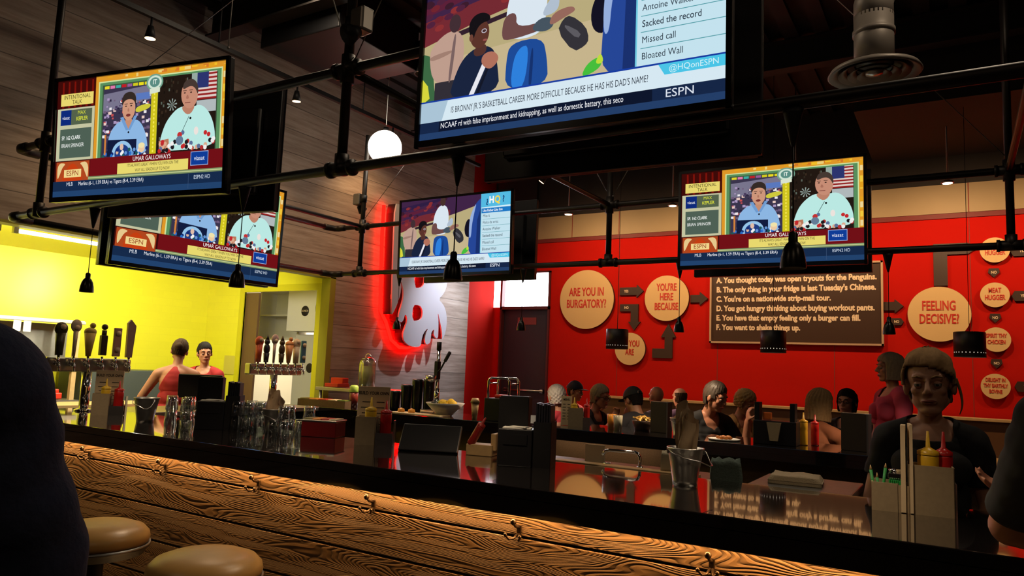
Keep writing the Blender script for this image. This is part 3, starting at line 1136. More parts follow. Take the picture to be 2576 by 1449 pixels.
    p.text('NCAAF', 1.3, .70, .42, (240, 242, 248), .75, 'LEFT', .008)
    p.text('rd with false imprisonment and kidnapping, as well as domestic battery, this seco', 2.4, .70, .42, (240, 242, 248), .655, 'LEFT', .006)
    p.text('ESPN', 14.0, .66, .54, (220, 228, 240), 1.1, bold=.012)
    return p


def tv(loc, yaw, tilt, W, H, pic, label, bez=0.022, mount=True):
    t = thing('television', label, 'television', loc, 0, 'televisions on the pipe frame')
    t.rotation_euler = (-tilt, 0, yaw)
    t.rotation_mode = 'XYZ'
    t.rotation_euler = (Matrix.Rotation(yaw, 3, 'Z') @ Matrix.Rotation(tilt, 3, 'X')).to_euler()
    m_ = MB()
    m_.box((0, 0.024, 0), (W, 0.036, H), bevel=0.006)
    m_.box((0, 0.06, -.02), (W * .82, 0.05, H * .7), bevel=0.015)
    m_.build('casing', M_PLASTIC, t)
    m_ = MB()
    for sx in (-1, 1):
        m_.box((sx * (W / 2 - bez / 2), 0.0, 0), (bez, 0.016, H))
    m_.box((0, 0.0, H / 2 - bez / 2), (W, 0.016, bez))
    m_.box((0, 0.0, -H / 2 + bez * .7), (W, 0.016, bez * 1.4))
    m_.build('bezel', mat('gloss_black_bezel', (0.006, 0.006, 0.008), 0.2), t)
    pw, ph = W - 2 * bez, H - 2.4 * bez
    if pic is not None:
        if (pic, round(W, 3)) not in PICS:
            PICS[(pic, round(W, 3))] = (pic_talk() if pic == 'talk' else pic_quiz()).mesh('screen', pw, ph)
        me = PICS[(pic, round(W, 3))]
        if not me.materials:
            me.materials.append(M_SCREEN)
        s = link('screen', me, t)
        s.location = (0, 0.004 + 0.0, bez * .2)
    else:
        m_ = MB()
        m_.box((0, 0.0, bez * .2), (pw, 0.006, ph))
        m_.build('screen', mat('dim_screen', (0.01, 0.012, 0.02), 0.15, emit=(0.10, 0.16, 0.22), es=0.3), t)
    if not mount:
        return t
    m_ = MB()
    m_.box((0, 0.10, 0), (0.45, 0.04, 0.36))
    m_.box((-.12, 0.17, 0.02), (0.05, 0.16, 0.40))
    m_.box((.12, 0.17, 0.02), (0.05, 0.16, 0.40))
    m_.build('wall_mount', M_BLACK, t)
    return t


tv((-4.143, 2.40, 2.841), R(11.3), R(4), 1.363, .782, 'talk', 'left television with its whole picture in view, two men talking in a gold frame')
tv((-1.394, 2.555, 2.94), R(2.7), 0, 1.42, .83, 'quiz', 'largest television in the picture, cut off by the top edge, with a white answer list')
tv((-4.36, 5.90, 2.86), 0, R(2), 1.42, .83, 'quiz', 'television in front of the glowing letter, with a quiz list under a sky blue header')
tv((-1.26, 5.83, 2.825), R(1.5), 0, 1.42, .83, 'talk', 'right television in front of the red wall, showing two men talking')
tv((-5.46, 3.86, 2.665), R(88), R(2), 1.58, .92, 'talk', 'television turned sideways before the yellow kitchen wall, half hidden by the left one')
tv((-4.413, 2.99, 2.895), R(191.3), 0, 1.42, .83, None, 'black back of the television behind the left one')
tv((-1.43, 3.22, 2.94), R(182.7), 0, 1.42, .83, None, 'black back of the television behind the largest one')
tv((-4.36, 6.40, 2.86), R(180), 0, 1.42, .83, None, 'black back of the television behind the one before the glowing letter')
tv((-1.273, 6.33, 2.825), R(180), 0, 1.42, .83, None, 'black back of the television behind the right one')
tv((-5.65, 3.87, 2.665), R(268), 0, 1.58, .92, None, 'black back of the television behind the sideways one', mount=False)

# ------------------------------------------------------------------ pendant lamps over the bar
def bell(loc, ztop, label, power, group):
    x, y, z = loc
    t = thing('pendant_lamp', label, 'lamp', loc, 0, group)
    m_ = MB()
    m_.lathe([(0.0435, 0.0), (0.0435, 0.012), (0.040, 0.040), (0.034, 0.066), (0.024, 0.086), (0.0155, 0.094), (0.0155, 0.122), (0.010, 0.130), (0.0, 0.132),], 28)
    m_.lathe([(0.0, 0.112), (0.013, 0.112), (0.014, 0.088), (0.022, 0.080), (0.032, 0.062), (0.038, 0.038), (0.0415, 0.010), (0.0435, 0.0)], 28)
    m_.build('lamp_shade', mat('black_lamp_shade', (0.012, 0.010, 0.009), 0.28, metal=0.5), t)
    m_ = MB()
    m_.lathe([(0.0, 0.022), (0.030, 0.022), (0.032, 0.034), (0.018, 0.06), (0, 0.06)], 20)
    m_.build('bulb', emat('warm_bulb', (1.0, 0.62, 0.30), 3.2), t)
    m_ = MB()
    m_.cyl((0, 0, 0.13), (0, 0, ztop - .12 - z), 0.0028, 6)
    m_.build('cord', M_BLACK, t)
    m_ = MB()
    m_.lathe([(0.006, -.135), (0.012, -.11), (0.032, -.015), (0.036, 0.0), (0.0, 0.0)], 16, (0, 0, ztop - z))
    m_.build('cord_grip', M_BLACK, t)
    if power:
        spot_light('bulb_light', (0, 0, 0.012), (0, 0, -1), power, WARM2, 115, 0.8, 0.03, t)
    return t


G1 = 'bell shaped pendant lamps over the near counter'
bell((-4.965, YN, 1.932), ZL - PR, 'black bell pendant lamp before the yellow wall, over the far left condiment caddy', 22, G1)
bell((-3.436, YN, 1.932), ZL - PR, 'black bell pendant lamp overlapping the corner of the sideways television', 22, G1)
bell((-1.947, YN, 1.932), ZL - PR, 'black bell pendant lamp overlapping the television before the glowing letter', 22, G1)
bell((-0.484, YN, 1.932), ZL - PR, 'largest black bell pendant lamp, overlapping the right television', 22, G1)
G2 = 'bell shaped pendant lamps over the far counter'
bell((-5.13, YF, 1.905), ZL - PR, 'small black bell pendant lamp against the metal letter', 60, G2)
bell((-3.58, YF, 1.905), ZL - PR, 'small black bell pendant lamp in front of the dark door', 60, G2)
bell((-2.02, YF, 1.905), ZL - PR, 'small black bell pendant lamp in front of the round YOU\'RE HERE BECAUSE sign', 60, G2)
bell((-0.43, YF, 1.905), ZL - PR, 'small black bell pendant lamp between the brown board and FEELING DECISIVE', 60, G2)


def m_drum():
    """dark steel with a ring of small lit holes near the lower edge"""
    if 'drum' in _mats:
        return _mats['drum']
    m = bpy.data.materials.new('perforated_drum_steel')
    m.use_nodes = True
    nt = m.node_tree
    b = nt.nodes['Principled BSDF']
    b.inputs['Base Color'].default_value = (0.035, 0.030, 0.030, 1)
    b.inputs['Metallic'].default_value = 0.5
    b.inputs['Roughness'].default_value = 0.42
    tc = N(nt, 'ShaderNodeTexCoord')
    sp = N(nt, 'ShaderNodeSeparateXYZ')
    nt.links.new(tc.outputs['Object'], sp.inputs[0])
    an = math_node(nt, 'MULTIPLY', math_node(nt, 'ARCTAN2', sp.outputs['Y'], sp.outputs['X']), 26 / (2 * PI))
    du = math_node(nt, 'MULTIPLY', math_node(nt, 'SUBTRACT', math_node(nt, 'FRACT', an), 0.5), 0.034)
    dv = math_node(nt, 'SUBTRACT', sp.outputs['Z'], 0.045)
    d2 = math_node(nt, 'ADD', math_node(nt, 'MULTIPLY', du, du), math_node(nt, 'MULTIPLY', dv, dv))
    hole = math_node(nt, 'LESS_THAN', d2, 0.0045 ** 2)
    b.inputs['Emission Color'].default_value = (1.0, 0.86, 0.66, 1)
    nt.links.new(math_node(nt, 'MULTIPLY', hole, 0.9), b.inputs['Emission Strength'])
    _mats['drum'] = m
    return m


def drum(x, y, z, label):
    t = thing('drum_lamp', label, 'lamp', (x, y, z), 0, 'drum pendant lamps over the booths')
    m_ = MB()
    m_.lathe([(0.135, 0.25), (0.14, 0.245), (0.14, 0.0), (0.132, 0.0), (0.132, 0.235), (0.0, 0.235), (0.0, 0.25), (0.135, 0.25)], 40)
    m_.build('lamp_shade', m_drum(), t)
    m_ = MB()
    m_.cyl((0, 0, 0.25), (0, 0, 5.2 - z), 0.003, 6)
    m_.build('cord', M_BLACK, t)
    m_ = MB()
    m_.lathe([(0, .10), (.04, .11), (.05, .15), (.02, .2), (0, .2)], 20)
    m_.build('bulb', emat('warm_bulb', (1.0, 0.62, 0.30), 3.2), t)
    spot_light('bulb_light', (0, 0, 0.08), (0, 0, -1), 100, WARM2, 125, 0.7, 0.04, t)


drum(-3.69, 8.6, 1.835, 'black drum pendant lamp covering part of the small round sign by the arrow')
drum(-1.785, 8.6, 1.835, 'black drum pendant lamp under the middle of the brown lettered board')
drum(0.10, 8.6, 1.838, 'black drum pendant lamp right of FEELING DECISIVE')

t = thing('globe_lamp', 'glowing white glass globe hanging before the boarded wall', 'lamp', (-5.5, 6.07, 3.78))
m_ = MB()
m_.ball((0, 0, 0.19), 0.19, 32)
m_.build('globe', emat('opal_globe', (1.0, 0.90, 0.74), 11.0), t)
m_ = MB()
m_.cyl((0, 0, 0.38), (0, 0, 1.42), 0.004, 6)
m_.build('cord', M_WHITEP, t)
m_ = MB()
m_.cyl((0, 0, 0.37), (0, 0, 0.42), 0.03, 16)
m_.build('cap', M_BLACK, t)

# tubes under the kitchen header
for i, (y0, y1) in enumerate(((2.36, 2.98), (3.08, 3.90), (4.05, 4.90), (5.0, 5.85))):
    t = thing('tube_light', ('white fluorescent tube at the left picture edge over the yellow wall', 'long white fluorescent tube over the yellow wall beside the sideways television', 'fluorescent tube hidden behind the sideways television', 'fluorescent tube nearest the kitchen opening')[i], 'lamp', (-7.05, (y0 + y1) / 2, 2.585), 0, 'fluorescent tubes in the kitchen')
    L_ = y1 - y0
    m_ = MB()
    m_.cyl((0, -L_ / 2 + .03, -.02), (0, L_ / 2 - .03, -.02), 0.018, 12)
    m_.build('tube', emat('fluorescent_tube', (1.0, 0.97, 0.80), 9.0), t)
    m_ = MB()
    m_.box((0, 0, 0.05), (0.09, L_, 0.05))
    for s in (-1, 1):
        m_.box((0, s * (L_ / 2 - .02), -.01), (0.04, 0.04, 0.07))
    m_.build('fixture', M_WHITE, t)
    area_light('tube_glow', (-7.12, (y0 + y1) / 2, 2.56), (-0.8, 0, -0.45), 0.05, L_, 52 * L_, (1.0, 0.95, 0.70))

# track lights before the boarded wall
t = thing('lighting_track', 'black lighting track running along the boarded wall', 'track', (-6.0, 5.2, 4.50))
m_ = MB()
m_.box((0, 0, 0), (0.045, 7.0, 0.045))
m_.build('rail', M_BLACK, t)
for y in (-3.0, -1, 1.0, 3.0):
    m_ = MB()
    m_.cyl((0, y, 0.02), (0, y, 0.72), 0.008, 8)
    m_.build('hanger', M_BLACK, t)


def track_head(loc, target, label, power, color=WARM, angle=115):
    t = thing('spotlight', label, 'lamp', loc, 0, 'track spotlights')
    d = (Vector(target) - Vector(loc)).normalized()
    m_ = MB()
    m_.cyl((0, 0, 0.16 if loc[0] < -5.5 else 0.90), (0, 0, 0.02), 0.010, 8)
    m_.build('stem', M_BLACK, t)
    m_ = MB()
    m_.cone(-d * 0.08, d * 0.03, 0.024, 0.048, 20)
    m_.build('lamp_head', M_BLACK, t)
    m_ = MB()
    m_.cyl(d * 0.031, d * 0.034, 0.043, 20)
    m_.build('lens', emat('spot_lens', (1.0, 0.55, 0.25), 12.0), t)
    spot_light('spot_beam', d * 0.06, d * 2, power, color, angle, 0.9, 0.04, t)


track_head((-6.0, 3.52, 4.32), (-6.05, 3.60, 2.6), 'warm track spotlight high above the left television', 60)
track_head((-6.0, 5.19, 4.32), (-6.08, 5.30, 2.7), 'warm track spotlight left of the pipe post, over the boarded wall', 75)
track_head((-6.0, 6.75, 4.32), (-6.8, 7.3, 2.9), 'warm track spotlight hidden behind the near pipe rail', 50)
track_head((-5.2, 9.2, 4.32), (-6.7, 8.75, 2.2), 'white track spotlight aimed at the metal letter', 600, COOL, 50)
t = thing('cylinder_downlight', 'black cylinder ceiling lamp with a copper glow left of the largest television', 'lamp', (-4.93, 6.0, 4.70))
m_ = MB()
m_.lathe([(0.10, 0.0), (0.115, 0.0), (0.115, 0.34), (0.0, 0.34), (0.0, 0.32), (0.10, 0.32), (0.10, 0.0)], 28)
m_.cyl((0, 0, 0.34), (0, 0, 0.5), 0.012, 8)
m_.build('lamp_housing', M_BLACK, t)
m_ = MB()
m_.cyl((0, 0, 0.05), (0, 0, 0.06), 0.098, 24)
m_.build('reflector', emat('copper_glow', (0.75, 0.42, 0.22), 0.5), t)

for i, (x, y, z) in enumerate(WALL_SPOTS):
    t = thing('wall_washer', ('small disc spotlight near the entrance glazing', 'small disc spotlight above the cream band left of the right television', 'small disc spotlight hidden behind the right television', 'small disc spotlight above the cream band right of the right television', 'disc spotlight beyond the right picture edge')[i], 'lamp', (x, y, z), 0, 'disc spotlights washing the red wall')
    m_ = MB()
    m_.lathe([(0.0, .03), (.02, .03), (.06, .01), (.065, 0), (.06, -.008), (0, -.008)], 24)
    m_.build('lamp_head', mat('lamp_alloy', (0.4, 0.3, 0.25), 0.4, metal=0.8), t)
    m_ = MB()
    m_.cyl((0, 0, -.009), (0, 0, -.012), .05, 20)
    m_.build('lens', emat('washer_lens', (1.0, 0.82, 0.60), 5.0), t)
    m_ = MB()
    m_.cyl((0, 0, .02), (0, 0, 5.2 - z), .008, 8)
    m_.build('stem', M_DKSTEEL, t)
    spot_light('spot_beam', (0, 0, -.03), (0, 1.25, -.85), 100 if i == 0 else 112, (1.0, 0.62, 0.32), 150, 0.9, 0.05, t)

# ------------------------------------------------------------------ red wall graphics
def lettering(lines, sizes, dy, parent, y, m, sx=0.62, bold=0.0, z0=0.0, name='lettering'):
    m_ = MB()
    n = len(lines)
    for k, s in enumerate(lines):
        m_.add_mesh(text_mesh(s, sizes[k], 0.003, sx, bold * sizes[k]), Matrix.Translation((0, y, z0 + (n - 1) / 2 * dy - k * dy)) @ RX90)
    return m_.build(name, m, parent)


def disc_sign(x, z, r, lines, size, dy, label, y=WY):
    t = thing('round_sign', label, 'sign', (x, y, z), 0, 'round flow chart signs on the red wall')
    m_ = MB()
    m_.cyl((0, -.05, 0), (0, -.062, 0), r, 64, smooth=False)
    m_.build('face', M_SIGN, t)
    m_ = MB()
    m_.cyl((0, 0, 0), (0, -.05, 0), r * .995, 64, smooth=False)
    m_.build('backing', M_SIGNEDGE, t)
    lettering(lines, [size] * len(lines), dy, t, -.064, M_REDTEXT, .60, .02, size * .1)
    return t


disc_sign(-5.024, 2.671, .47, ['ARE YOU IN', 'BURGATORY?'], .185, .19, 'largest round cream sign reading ARE YOU IN BURGATORY?')
disc_sign(-3.703, 2.672, .341, ["YOU'RE", 'HERE', 'BECAUSE'], .15, .145, "round cream sign reading YOU'RE HERE BECAUSE")
disc_sign(-4.268, 1.903, .245, ['YES YOU', 'ARE'], .13, .13, 'round cream sign reading YOU ARE, partly behind a drum lamp')
disc_sign(-0.193, 2.424, .341, ['FEELING', 'DECISIVE?'], .165, .165, 'round cream sign reading FEELING DECISIVE?')
disc_sign(0.405, 3.20, .153, ['HEART', 'HUGGER'], .085, .085, 'round cream sign reading HUGGER cut by the far pipe rail')
disc_sign(0.392, 2.654, .149, ['MEAT', 'HUGGER'], .085, .085, 'round cream sign reading MEAT HUGGER')
disc_sign(0.394, 2.116, .146, ['SPIRIT THY', 'CHICKEN'], .07, .075, 'round cream sign reading CHICKEN')
disc_sign(0.372, 1.561, .149, ['DELIGHT IN', 'THY EARTHLY', 'BOVINE'], .062, .068, 'lowest round cream sign reading BOVINE')


def arrow(x, z, poly, label, text=None, tp=(0, 0), ts=.055):
    t = thing('arrow_sign', label, 'sign', (x, WY, z), 0, 'brown arrow signs on the red wall')
    m_ = MB()
    m_.prism(poly, 0.03, RX90)
    m_.build('arrow', M_BROWN, t)
    if text:
        m_ = MB()
        m_.add_mesh(text_mesh(text, ts, 0.002, .8, .001), Matrix.Translation((tp[0], -.032, tp[1])) @ RX90)
        m_.build('lettering', M_CREAMTEXT, t)


arrow(-4.28, 2.79, [(-.19, -.06), (.09, -.06), (.09, -.10), (.20, 0), (.09, .10), (.09, .06), (-.19, .06)], 'brown arrow marked YES pointing right from the largest round sign', 'YES', (-.08, 0))
arrow(-4.26, 2.42, [(-.20, .06), (-.20, .17), (.10, .17), (.10, -.10), (.14, -.10), (.04, -.23), (-.06, -.10), (-.02, -.10), (-.02, .06)], 'brown bent arrow marked NO pointing down', 'NO', (-.09, .115))
arrow(-3.22, 2.66, [(-.13, -.055), (.01, -.055), (.01, -.10), (.13, 0), (.01, .10), (.01, .055), (-.13, .055)], 'brown arrow pointing right into the lettered board')
arrow(-3.72, 2.02, [(-.20, -.24), (.11, -.24), (.11, .07), (.16, .07), (.045, .27), (-.07, .07), (-.01, .07), (-.01, -.10), (-.20, -.10)], "brown bent arrow pointing up under YOU'RE HERE BECAUSE")
arrow(-0.70, 2.53, [(-.11, -.055), (.02, -.055), (.02, -.09), (.12, 0), (.02, .09), (.02, .055), (-.11, .055)], 'brown arrow pointing right to FEELING DECISIVE, upper of two')
arrow(-0.64, 2.33, [(-.10, -.045), (.03, -.045), (.06, 0), (.03, .045), (-.10, .045)], 'brown tag marked NO left of FEELING DECISIVE, lower of two', 'NO', (-.02, 0), .045)
arrow(-0.15, 2.98, [(-.09, -.20), (.06, -.20), (.06, .19), (.28, .19), (.38, .26), (.28, .33), (-.09, .33)], 'brown bent arrow marked YES rising over FEELING DECISIVE', 'YES', (.15, .27))
for z, s in ((2.93, 'upper small brown tag marked NO between two HUGGER signs'), (2.38, 'middle small brown tag marked NO under MEAT HUGGER'), (1.835, 'lower small brown tag marked NO above the BOVINE sign')):
    arrow(0.39, z, [(-.05, .05), (-.06, .0), (0, -.06), (.06, .0), (.05, .05)], s, 'NO', (0, .0), .045)
for z, s in ((3.18, 'topmost brown tag marked YES at the right picture edge'), (2.64, 'brown tag marked YES right of MEAT HUGGER'), (1.57, 'brown tag marked YES right of the BOVINE sign')):
    arrow(0.68, z, [(-.12, 0), (-.09, .06), (.12, .06), (.12, -.06), (-.09, -.06)], s, 'YES', (0, 0), .05)

t = thing('lettered_board', 'wide brown board on the red wall with six lettered lines A to F', 'sign', (-1.93, WY, 2.57))
BW, BH = 2.22, 1.08
m_ = MB()
m_.box((0, -.02, 0), (BW, .04, BH))
m_.build('panel', mat('brown_board', (0.045, 0.017, 0.006), 0.5), t)
m_ = MB()
for s in (-1, 1):
    m_.box((s * BW / 2, -.03, 0), (.025, .065, BH + .025))
    m_.box((0, -.03, s * BH / 2), (BW + .025, .065, .025))
m_.build('frame', mat('pale_board_frame', (0.50, 0.33, 0.20), 0.5), t)
for k, s in enumerate(('A. You thought today was open tryouts for the Penguins.', "B. The only thing in your fridge is last Tuesday's Chinese.", "C. You're on a nationwide strip-mall tour.", 'D. You got hungry thinking about buying workout pants.', 'E. You have that empty feeling only a burger can fill.', 'F. You want to shake things up.')):
    m_ = MB()
    m_.add_mesh(text_mesh(s, .108, 0.003, .83, .0045, 'LEFT'), Matrix.Translation((-1.03, -.042, .345 - k * .135)) @ RX90)
    m_.build('lettering', M_CREAMTEXT, t)

# ------------------------------------------------------------------ the metal letter with its red glow
B_OUT = [(7.50, 3.72), (7.508, 3.202), (7.552, 2.201), (7.568, 2.194), (7.651, 2.327), (7.714, 2.487), (7.717, 2.607), (7.682, 2.703), (7.736, 2.627), (7.783, 2.512), (7.768, 2.39), (7.717, 2.257), (7.691, 2.161), (7.709, 2.112), (7.793, 2.101), (7.842, 2.242), (7.897, 2.135), (7.847, 2.036), (7.808, 1.931), (7.851, 1.84), (7.976, 1.786), (8.114, 1.775), (8.223, 1.797), (8.23, 1.886), (8.263, 1.985), (8.371, 2.072), (8.315, 1.979), (8.302, 1.872), (8.35, 1.816), (8.433, 1.857), (8.446, 1.942), (8.448, 2.014), (8.518, 2.064), (8.5, 1.999), (8.528, 1.947), (8.614, 1.915), (8.613, 2.07), (8.602, 2.197), (8.57, 2.322), (8.642, 2.182), (8.708, 2.021), (8.713, 1.893), (8.794, 2.027), (8.815, 2.213), (8.771, 2.358), (8.696, 2.444), (8.576, 2.502), (8.713, 2.613), (8.775, 2.75), (8.76, 2.93), (8.65, 3.12), (8.40, 3.24), (7.62, 3.26), (7.62, 3.72)]
B_H1 = [(7.993, 2.368), (8.144, 2.377), (8.221, 2.31), (8.216, 2.203), (8.15, 2.154), (7.994, 2.142)]
B_H2 = [(7.995, 2.96), (8.223, 2.95), (8.225, 2.774), (8.217, 2.684), (8.151, 2.623), (7.999, 2.609)]
B_OUT, B_H1, B_H2 = (smooth_loop(q, 1) for q in (B_OUT, B_H1, B_H2))
t = thing('letter_sign', 'brushed metal letter B with flame cuts glowing red on the boarded wall', 'sign', (-6.55, 0, 0))
MY = Matrix(((0, 0, 1, 0), (1, 0, 0, 0), (0, 1, 0, 0), (0, 0, 0, 1)))     # shape x -> Y, y -> Z, thickness -> X
me = fill_mesh([B_OUT, B_H1, B_H2], 0.012)
m_ = MB()
m_.add_mesh(me, MY)
m_.build('face', mat('brushed_letter_face', (0.50, 0.50, 0.54), 0.5, metal=0.25), t)
# side returns: a band following the outline
m_ = MB()


def band(loop):
    def fn(tb):
        a = [tb.verts.new((-.013, y, z)) for y, z in loop]
        b = [tb.verts.new((-.145, y, z)) for y, z in loop]
        n = len(loop)
        for i in range(n):
            tb.faces.new((a[i], a[(i + 1) % n], b[(i + 1) % n], b[i]))
    m_._add(fn)


for lp in (B_OUT, B_H1, B_H2):
    band(lp)
m_.build('side_return', M_BLACK, t)
# red tubes behind the letter
m_ = MB()
cy, cz = 8.15, 2.6
m_.tube([(-.175, 7.475, 3.70), (-.175, 7.475, 3.3), (-.175, 7.53, 2.25), (-.175, 7.66, 2.10), (-.175, 7.79, 1.86), (-.175, 7.97, 1.765), (-.175, 8.14, 1.765), (-.175, 8.3, 1.80), (-.175, 8.5, 1.88), (-.175, 8.64, 2.0), (-.175, 8.68, 2.3)], 0.024, 8)
m_.tube([(-.15, 8.05, 2.68), (-.15, 8.15, 2.68), (-.15, 8.2, 2.8), (-.15, 8.15, 2.92), (-.15, 8.05, 2.92)], 0.013, 8)
m_.tube([(-.15, 8.05, 2.18), (-.15, 8.13, 2.18), (-.15, 8.18, 2.26), (-.15, 8.13, 2.34), (-.15, 8.05, 2.34)], 0.013, 8)
m_.tube([(-.15, 7.65, 2.6), (-.15, 7.70, 2.4), (-.15, 7.66, 2.2)], 0.012, 8)
m_.build('neon_tube', emat('red_neon', (1.0, 0.0006, 0.0003), 40.0), t)
m_ = MB()
for y, z in ((7.6, 3.0), (7.9, 2.0), (8.6, 2.9), (8.5, 2.2)):
    m_.cyl((-.02, y, z), (-.205, y, z), 0.012, 8)
m_.build('stand_off', M_BLACK, t)
# ------------------------------------------------------------------ bar counters
t = thing('bar_counter', 'long near bar with polished black top and rough fir front', 'bar', (0, 0, 0))
CZ = 1.07
m_ = MB()
m_.box(*bx(-6.2, 3.2, 2.60, 3.46, 1.02, CZ), bevel=0.004)
m_.box(*bx(-6.2, 3.2, 2.60, 2.64, 0.955, 1.03), bevel=0.003)
m_.box(*bx(-6.2, 3.2, 3.42, 3.46, 0.955, 1.03), bevel=0.003)
m_.build('countertop', M_STONE, t)
m_ = MB()
for z0 in (0.045, 0.245, 0.445, 0.645, 0.845):
    m_.box(*bx(-6.15, 3.15, 2.72, 2.77, z0 + .004, min(z0 + .196, .955)), bevel=0.004)
m_.build('front_panel', M_FIR, t)
m_ = MB()
m_.box(*bx(-6.15, 3.15, 2.77, 2.84, 0.0, 1.02))
m_.box(*bx(-6.15, 3.15, 3.36, 3.42, 0.0, 1.02))
m_.build('carcass', M_BLACK, t)
m_ = MB()
m_.box(*bx(-6.1, 3.1, 2.692, 2.708, 1.004, 1.016))
m_.build('light_strip', emat('amber_led_strip', (1.0, 0.55, 0.20), 5.0), t)
for x in (-4.6, -1.5, 1.6):
    area_light('strip_glow', (x, 2.700, 1.000), (0, -0.35, -1), 3.1, 0.015, 36, (1.0, 0.56, 0.20)).parent = t
for x in (-5.66, -4.85, -4.03, -3.21, -2.395, -1.585, -0.775, .035, .85):
    m_ = MB()
    m_.box((x, 2.716, .868), (.022, .008, .055), bevel=.003)
    m_.tube([(x, 2.714, .885), (x, 2.685, .893), (x, 2.668, .91)], .006, 8)
    m_.ball((x, 2.666, .914), .013, 12)
    for s in (-1, 1):
        m_.tube([(x + s * .004, 2.712, .858), (x + s * .012, 2.690, .842), (x + s * .024, 2.672, .842), (x + s * .034, 2.664, .856)], .005, 8)
        m_.ball((x + s * .035, 2.663, .859), .008, 10)
    m_.build('purse_hook', M_BRONZE, t)
M_WORK = mat('worktop_steel', (0.62, 0.58, 0.52), 0.35, metal=0.9)
t = thing('end_counter', 'steel topped counter at the left end of the bar carrying the beer taps', 'bar', (0, 0, 0))
m_ = MB()
m_.box(*bx(-6.2, -5.55, 3.46, 5.39, 1.03, CZ), bevel=.004)
m_.build('countertop', M_WORK, t)
m_ = MB()
m_.box(*bx(-6.15, -5.6, 3.46, 5.39, 0.0, 1.03))
m_.build('carcass', M_BLACK, t)
t = thing('bar_counter', 'far bar with polished black top and brown back panel', 'bar', (0, 0, 0))
m_ = MB()
m_.box(*bx(-6.2, 3.2, 5.39, 6.08, 1.02, CZ), bevel=0.004)
m_.box(*bx(-6.2, 3.2, 5.39, 5.43, 0.975, 1.03), bevel=0.003)
m_.build('countertop', M_STONE, t)
m_ = MB()
m_.box(*bx(-6.15, 3.15, 5.60, 5.64, 0.0, 1.02))
m_.build('back_panel', M_PANEL, t)
area_light('under_bar_fill', (-2.5, 5.47, 1.005), (0, .45, -1), 1.0, .02, .55, WARM2).parent = t  # unseen fill light added behind the apron to brighten the back panel
m_ = MB()
m_.box(*bx(-6.15, 3.15, 5.9, 5.95, 0.0, 1.02))
m_.build('front_panel', M_BLACK, t)

t = thing('bar_sink', 'steel bar sink cabinet with oak edge behind the near counter', 'sink', (-1.62, 3.70, 0))
m_ = MB()
m_.box((0, 0, .52), (1.1, .44, 1.04), bevel=.005)
m_.build('cabinet', M_DKSTEEL, t)
m_ = MB()
m_.box((0, -.185, 1.058), (1.1, .07, .035), bevel=.004)
m_.build('edge_strip', M_TRIM, t)
t = thing('faucet', 'chrome bar faucet with a flat bent spout over the sink', 'faucet', (-1.52, 3.62, 1.04))
m_ = MB()
m_.tube([(.11, 0, 0), (.11, 0, .075), (.10, 0, .093), (.08, 0, .10), (-.06, 0, .098), (-.085, 0, .09), (-.10, 0, .07)], .0085, 12)
m_.build('spout', M_CHROME, t)
m_ = MB()
m_.cyl((.11, 0, 0), (.11, 0, .03), .018, 16)
m_.build('base', M_CHROME, t)
m_ = MB()
m_.cyl((-.10, .02, 0), (-.10, .02, .022), .012, 12)
m_.cyl((-.10, .02, .022), (-.06, .02, .026), .006, 8)
m_.build('handle', M_CHROME, t)
m_ = MB()
m_.box((-1.70, 3.70, 1.095), (.11, .012, .11), rz=.1)
tag(m_.build('order_card', M_PAPER), 'small tan card standing behind the chrome faucet', 'card')

t = thing('ice_bin', 'low steel ice bin left of the standing woman, behind the near counter', 'bin', (-.62, 3.71, 0))
m_ = MB()
m_.box((0, 0, .515), (.42, .46, 1.03), bevel=.006)
m_.build('cabinet', M_DKSTEEL, t)
m_ = MB()
m_.box((0, 0, 1.048), (.44, .48, .035), bevel=.006)
m_.build('lid', M_DKSTEEL, t)


def cloth(name, c, s, m, label, seed, rz=0, layers=2):
    rnd = random.Random(seed)
    m_ = MB()
    def fn(tb):
        bmesh.ops.create_cube(tb, size=1)
        bmesh.ops.subdivide_edges(tb, edges=list(tb.edges), cuts=7, use_grid_fill=True)
        for v in tb.verts:
            x, y, z = v.co
            n = math.sin(9 * x + rnd.random()) * math.cos(7 * y + 2) * .12
            v.co = (x * s[0] * (1 - .12 * max(0, z) * 2), y * s[1] * (1 - .1 * max(0, z)), (z + .5 + n * (z + .5)) * s[2])
        bmesh.ops.transform(tb, matrix=Matrix.Translation(c) @ Matrix.Rotation(rz, 4, 'Z'), verts=tb.verts)
    m_._add(fn, smooth=True)
    if layers == 2:
        m_.box((c[0], c[1], c[2] + s[2] * .45), (s[0] * 1.03, s[1] * 1.02, s[2] * .05), rz=rz)
    return tag(m_.build(name, m), label, 'cloth')


cloth('folded_towel', (-.66, 3.68, 1.066), (.23, .19, .04), mat('oatmeal_towel', (.46, .38, .25), .9, bump=.4, nscale=200), 'folded oatmeal towel lying on the steel ice bin', 3, .1)
cloth('bar_cloth', (-.98, 3.66, 1.0), (.15, .12, .14), mat('grey_green_cloth', (.10, .14, .12), .9, bump=.4, nscale=90), 'crumpled grey green cloth right of the tin bucket', 9, .3, 1)
cloth('bar_cloth', (-1.24, 3.58, 1.075), (.08, .10, .085), mat('pale_cloth', (.50, .45, .32), .9), 'small pale cloth left of the tin bucket on the sink edge', 11, .3, 1)


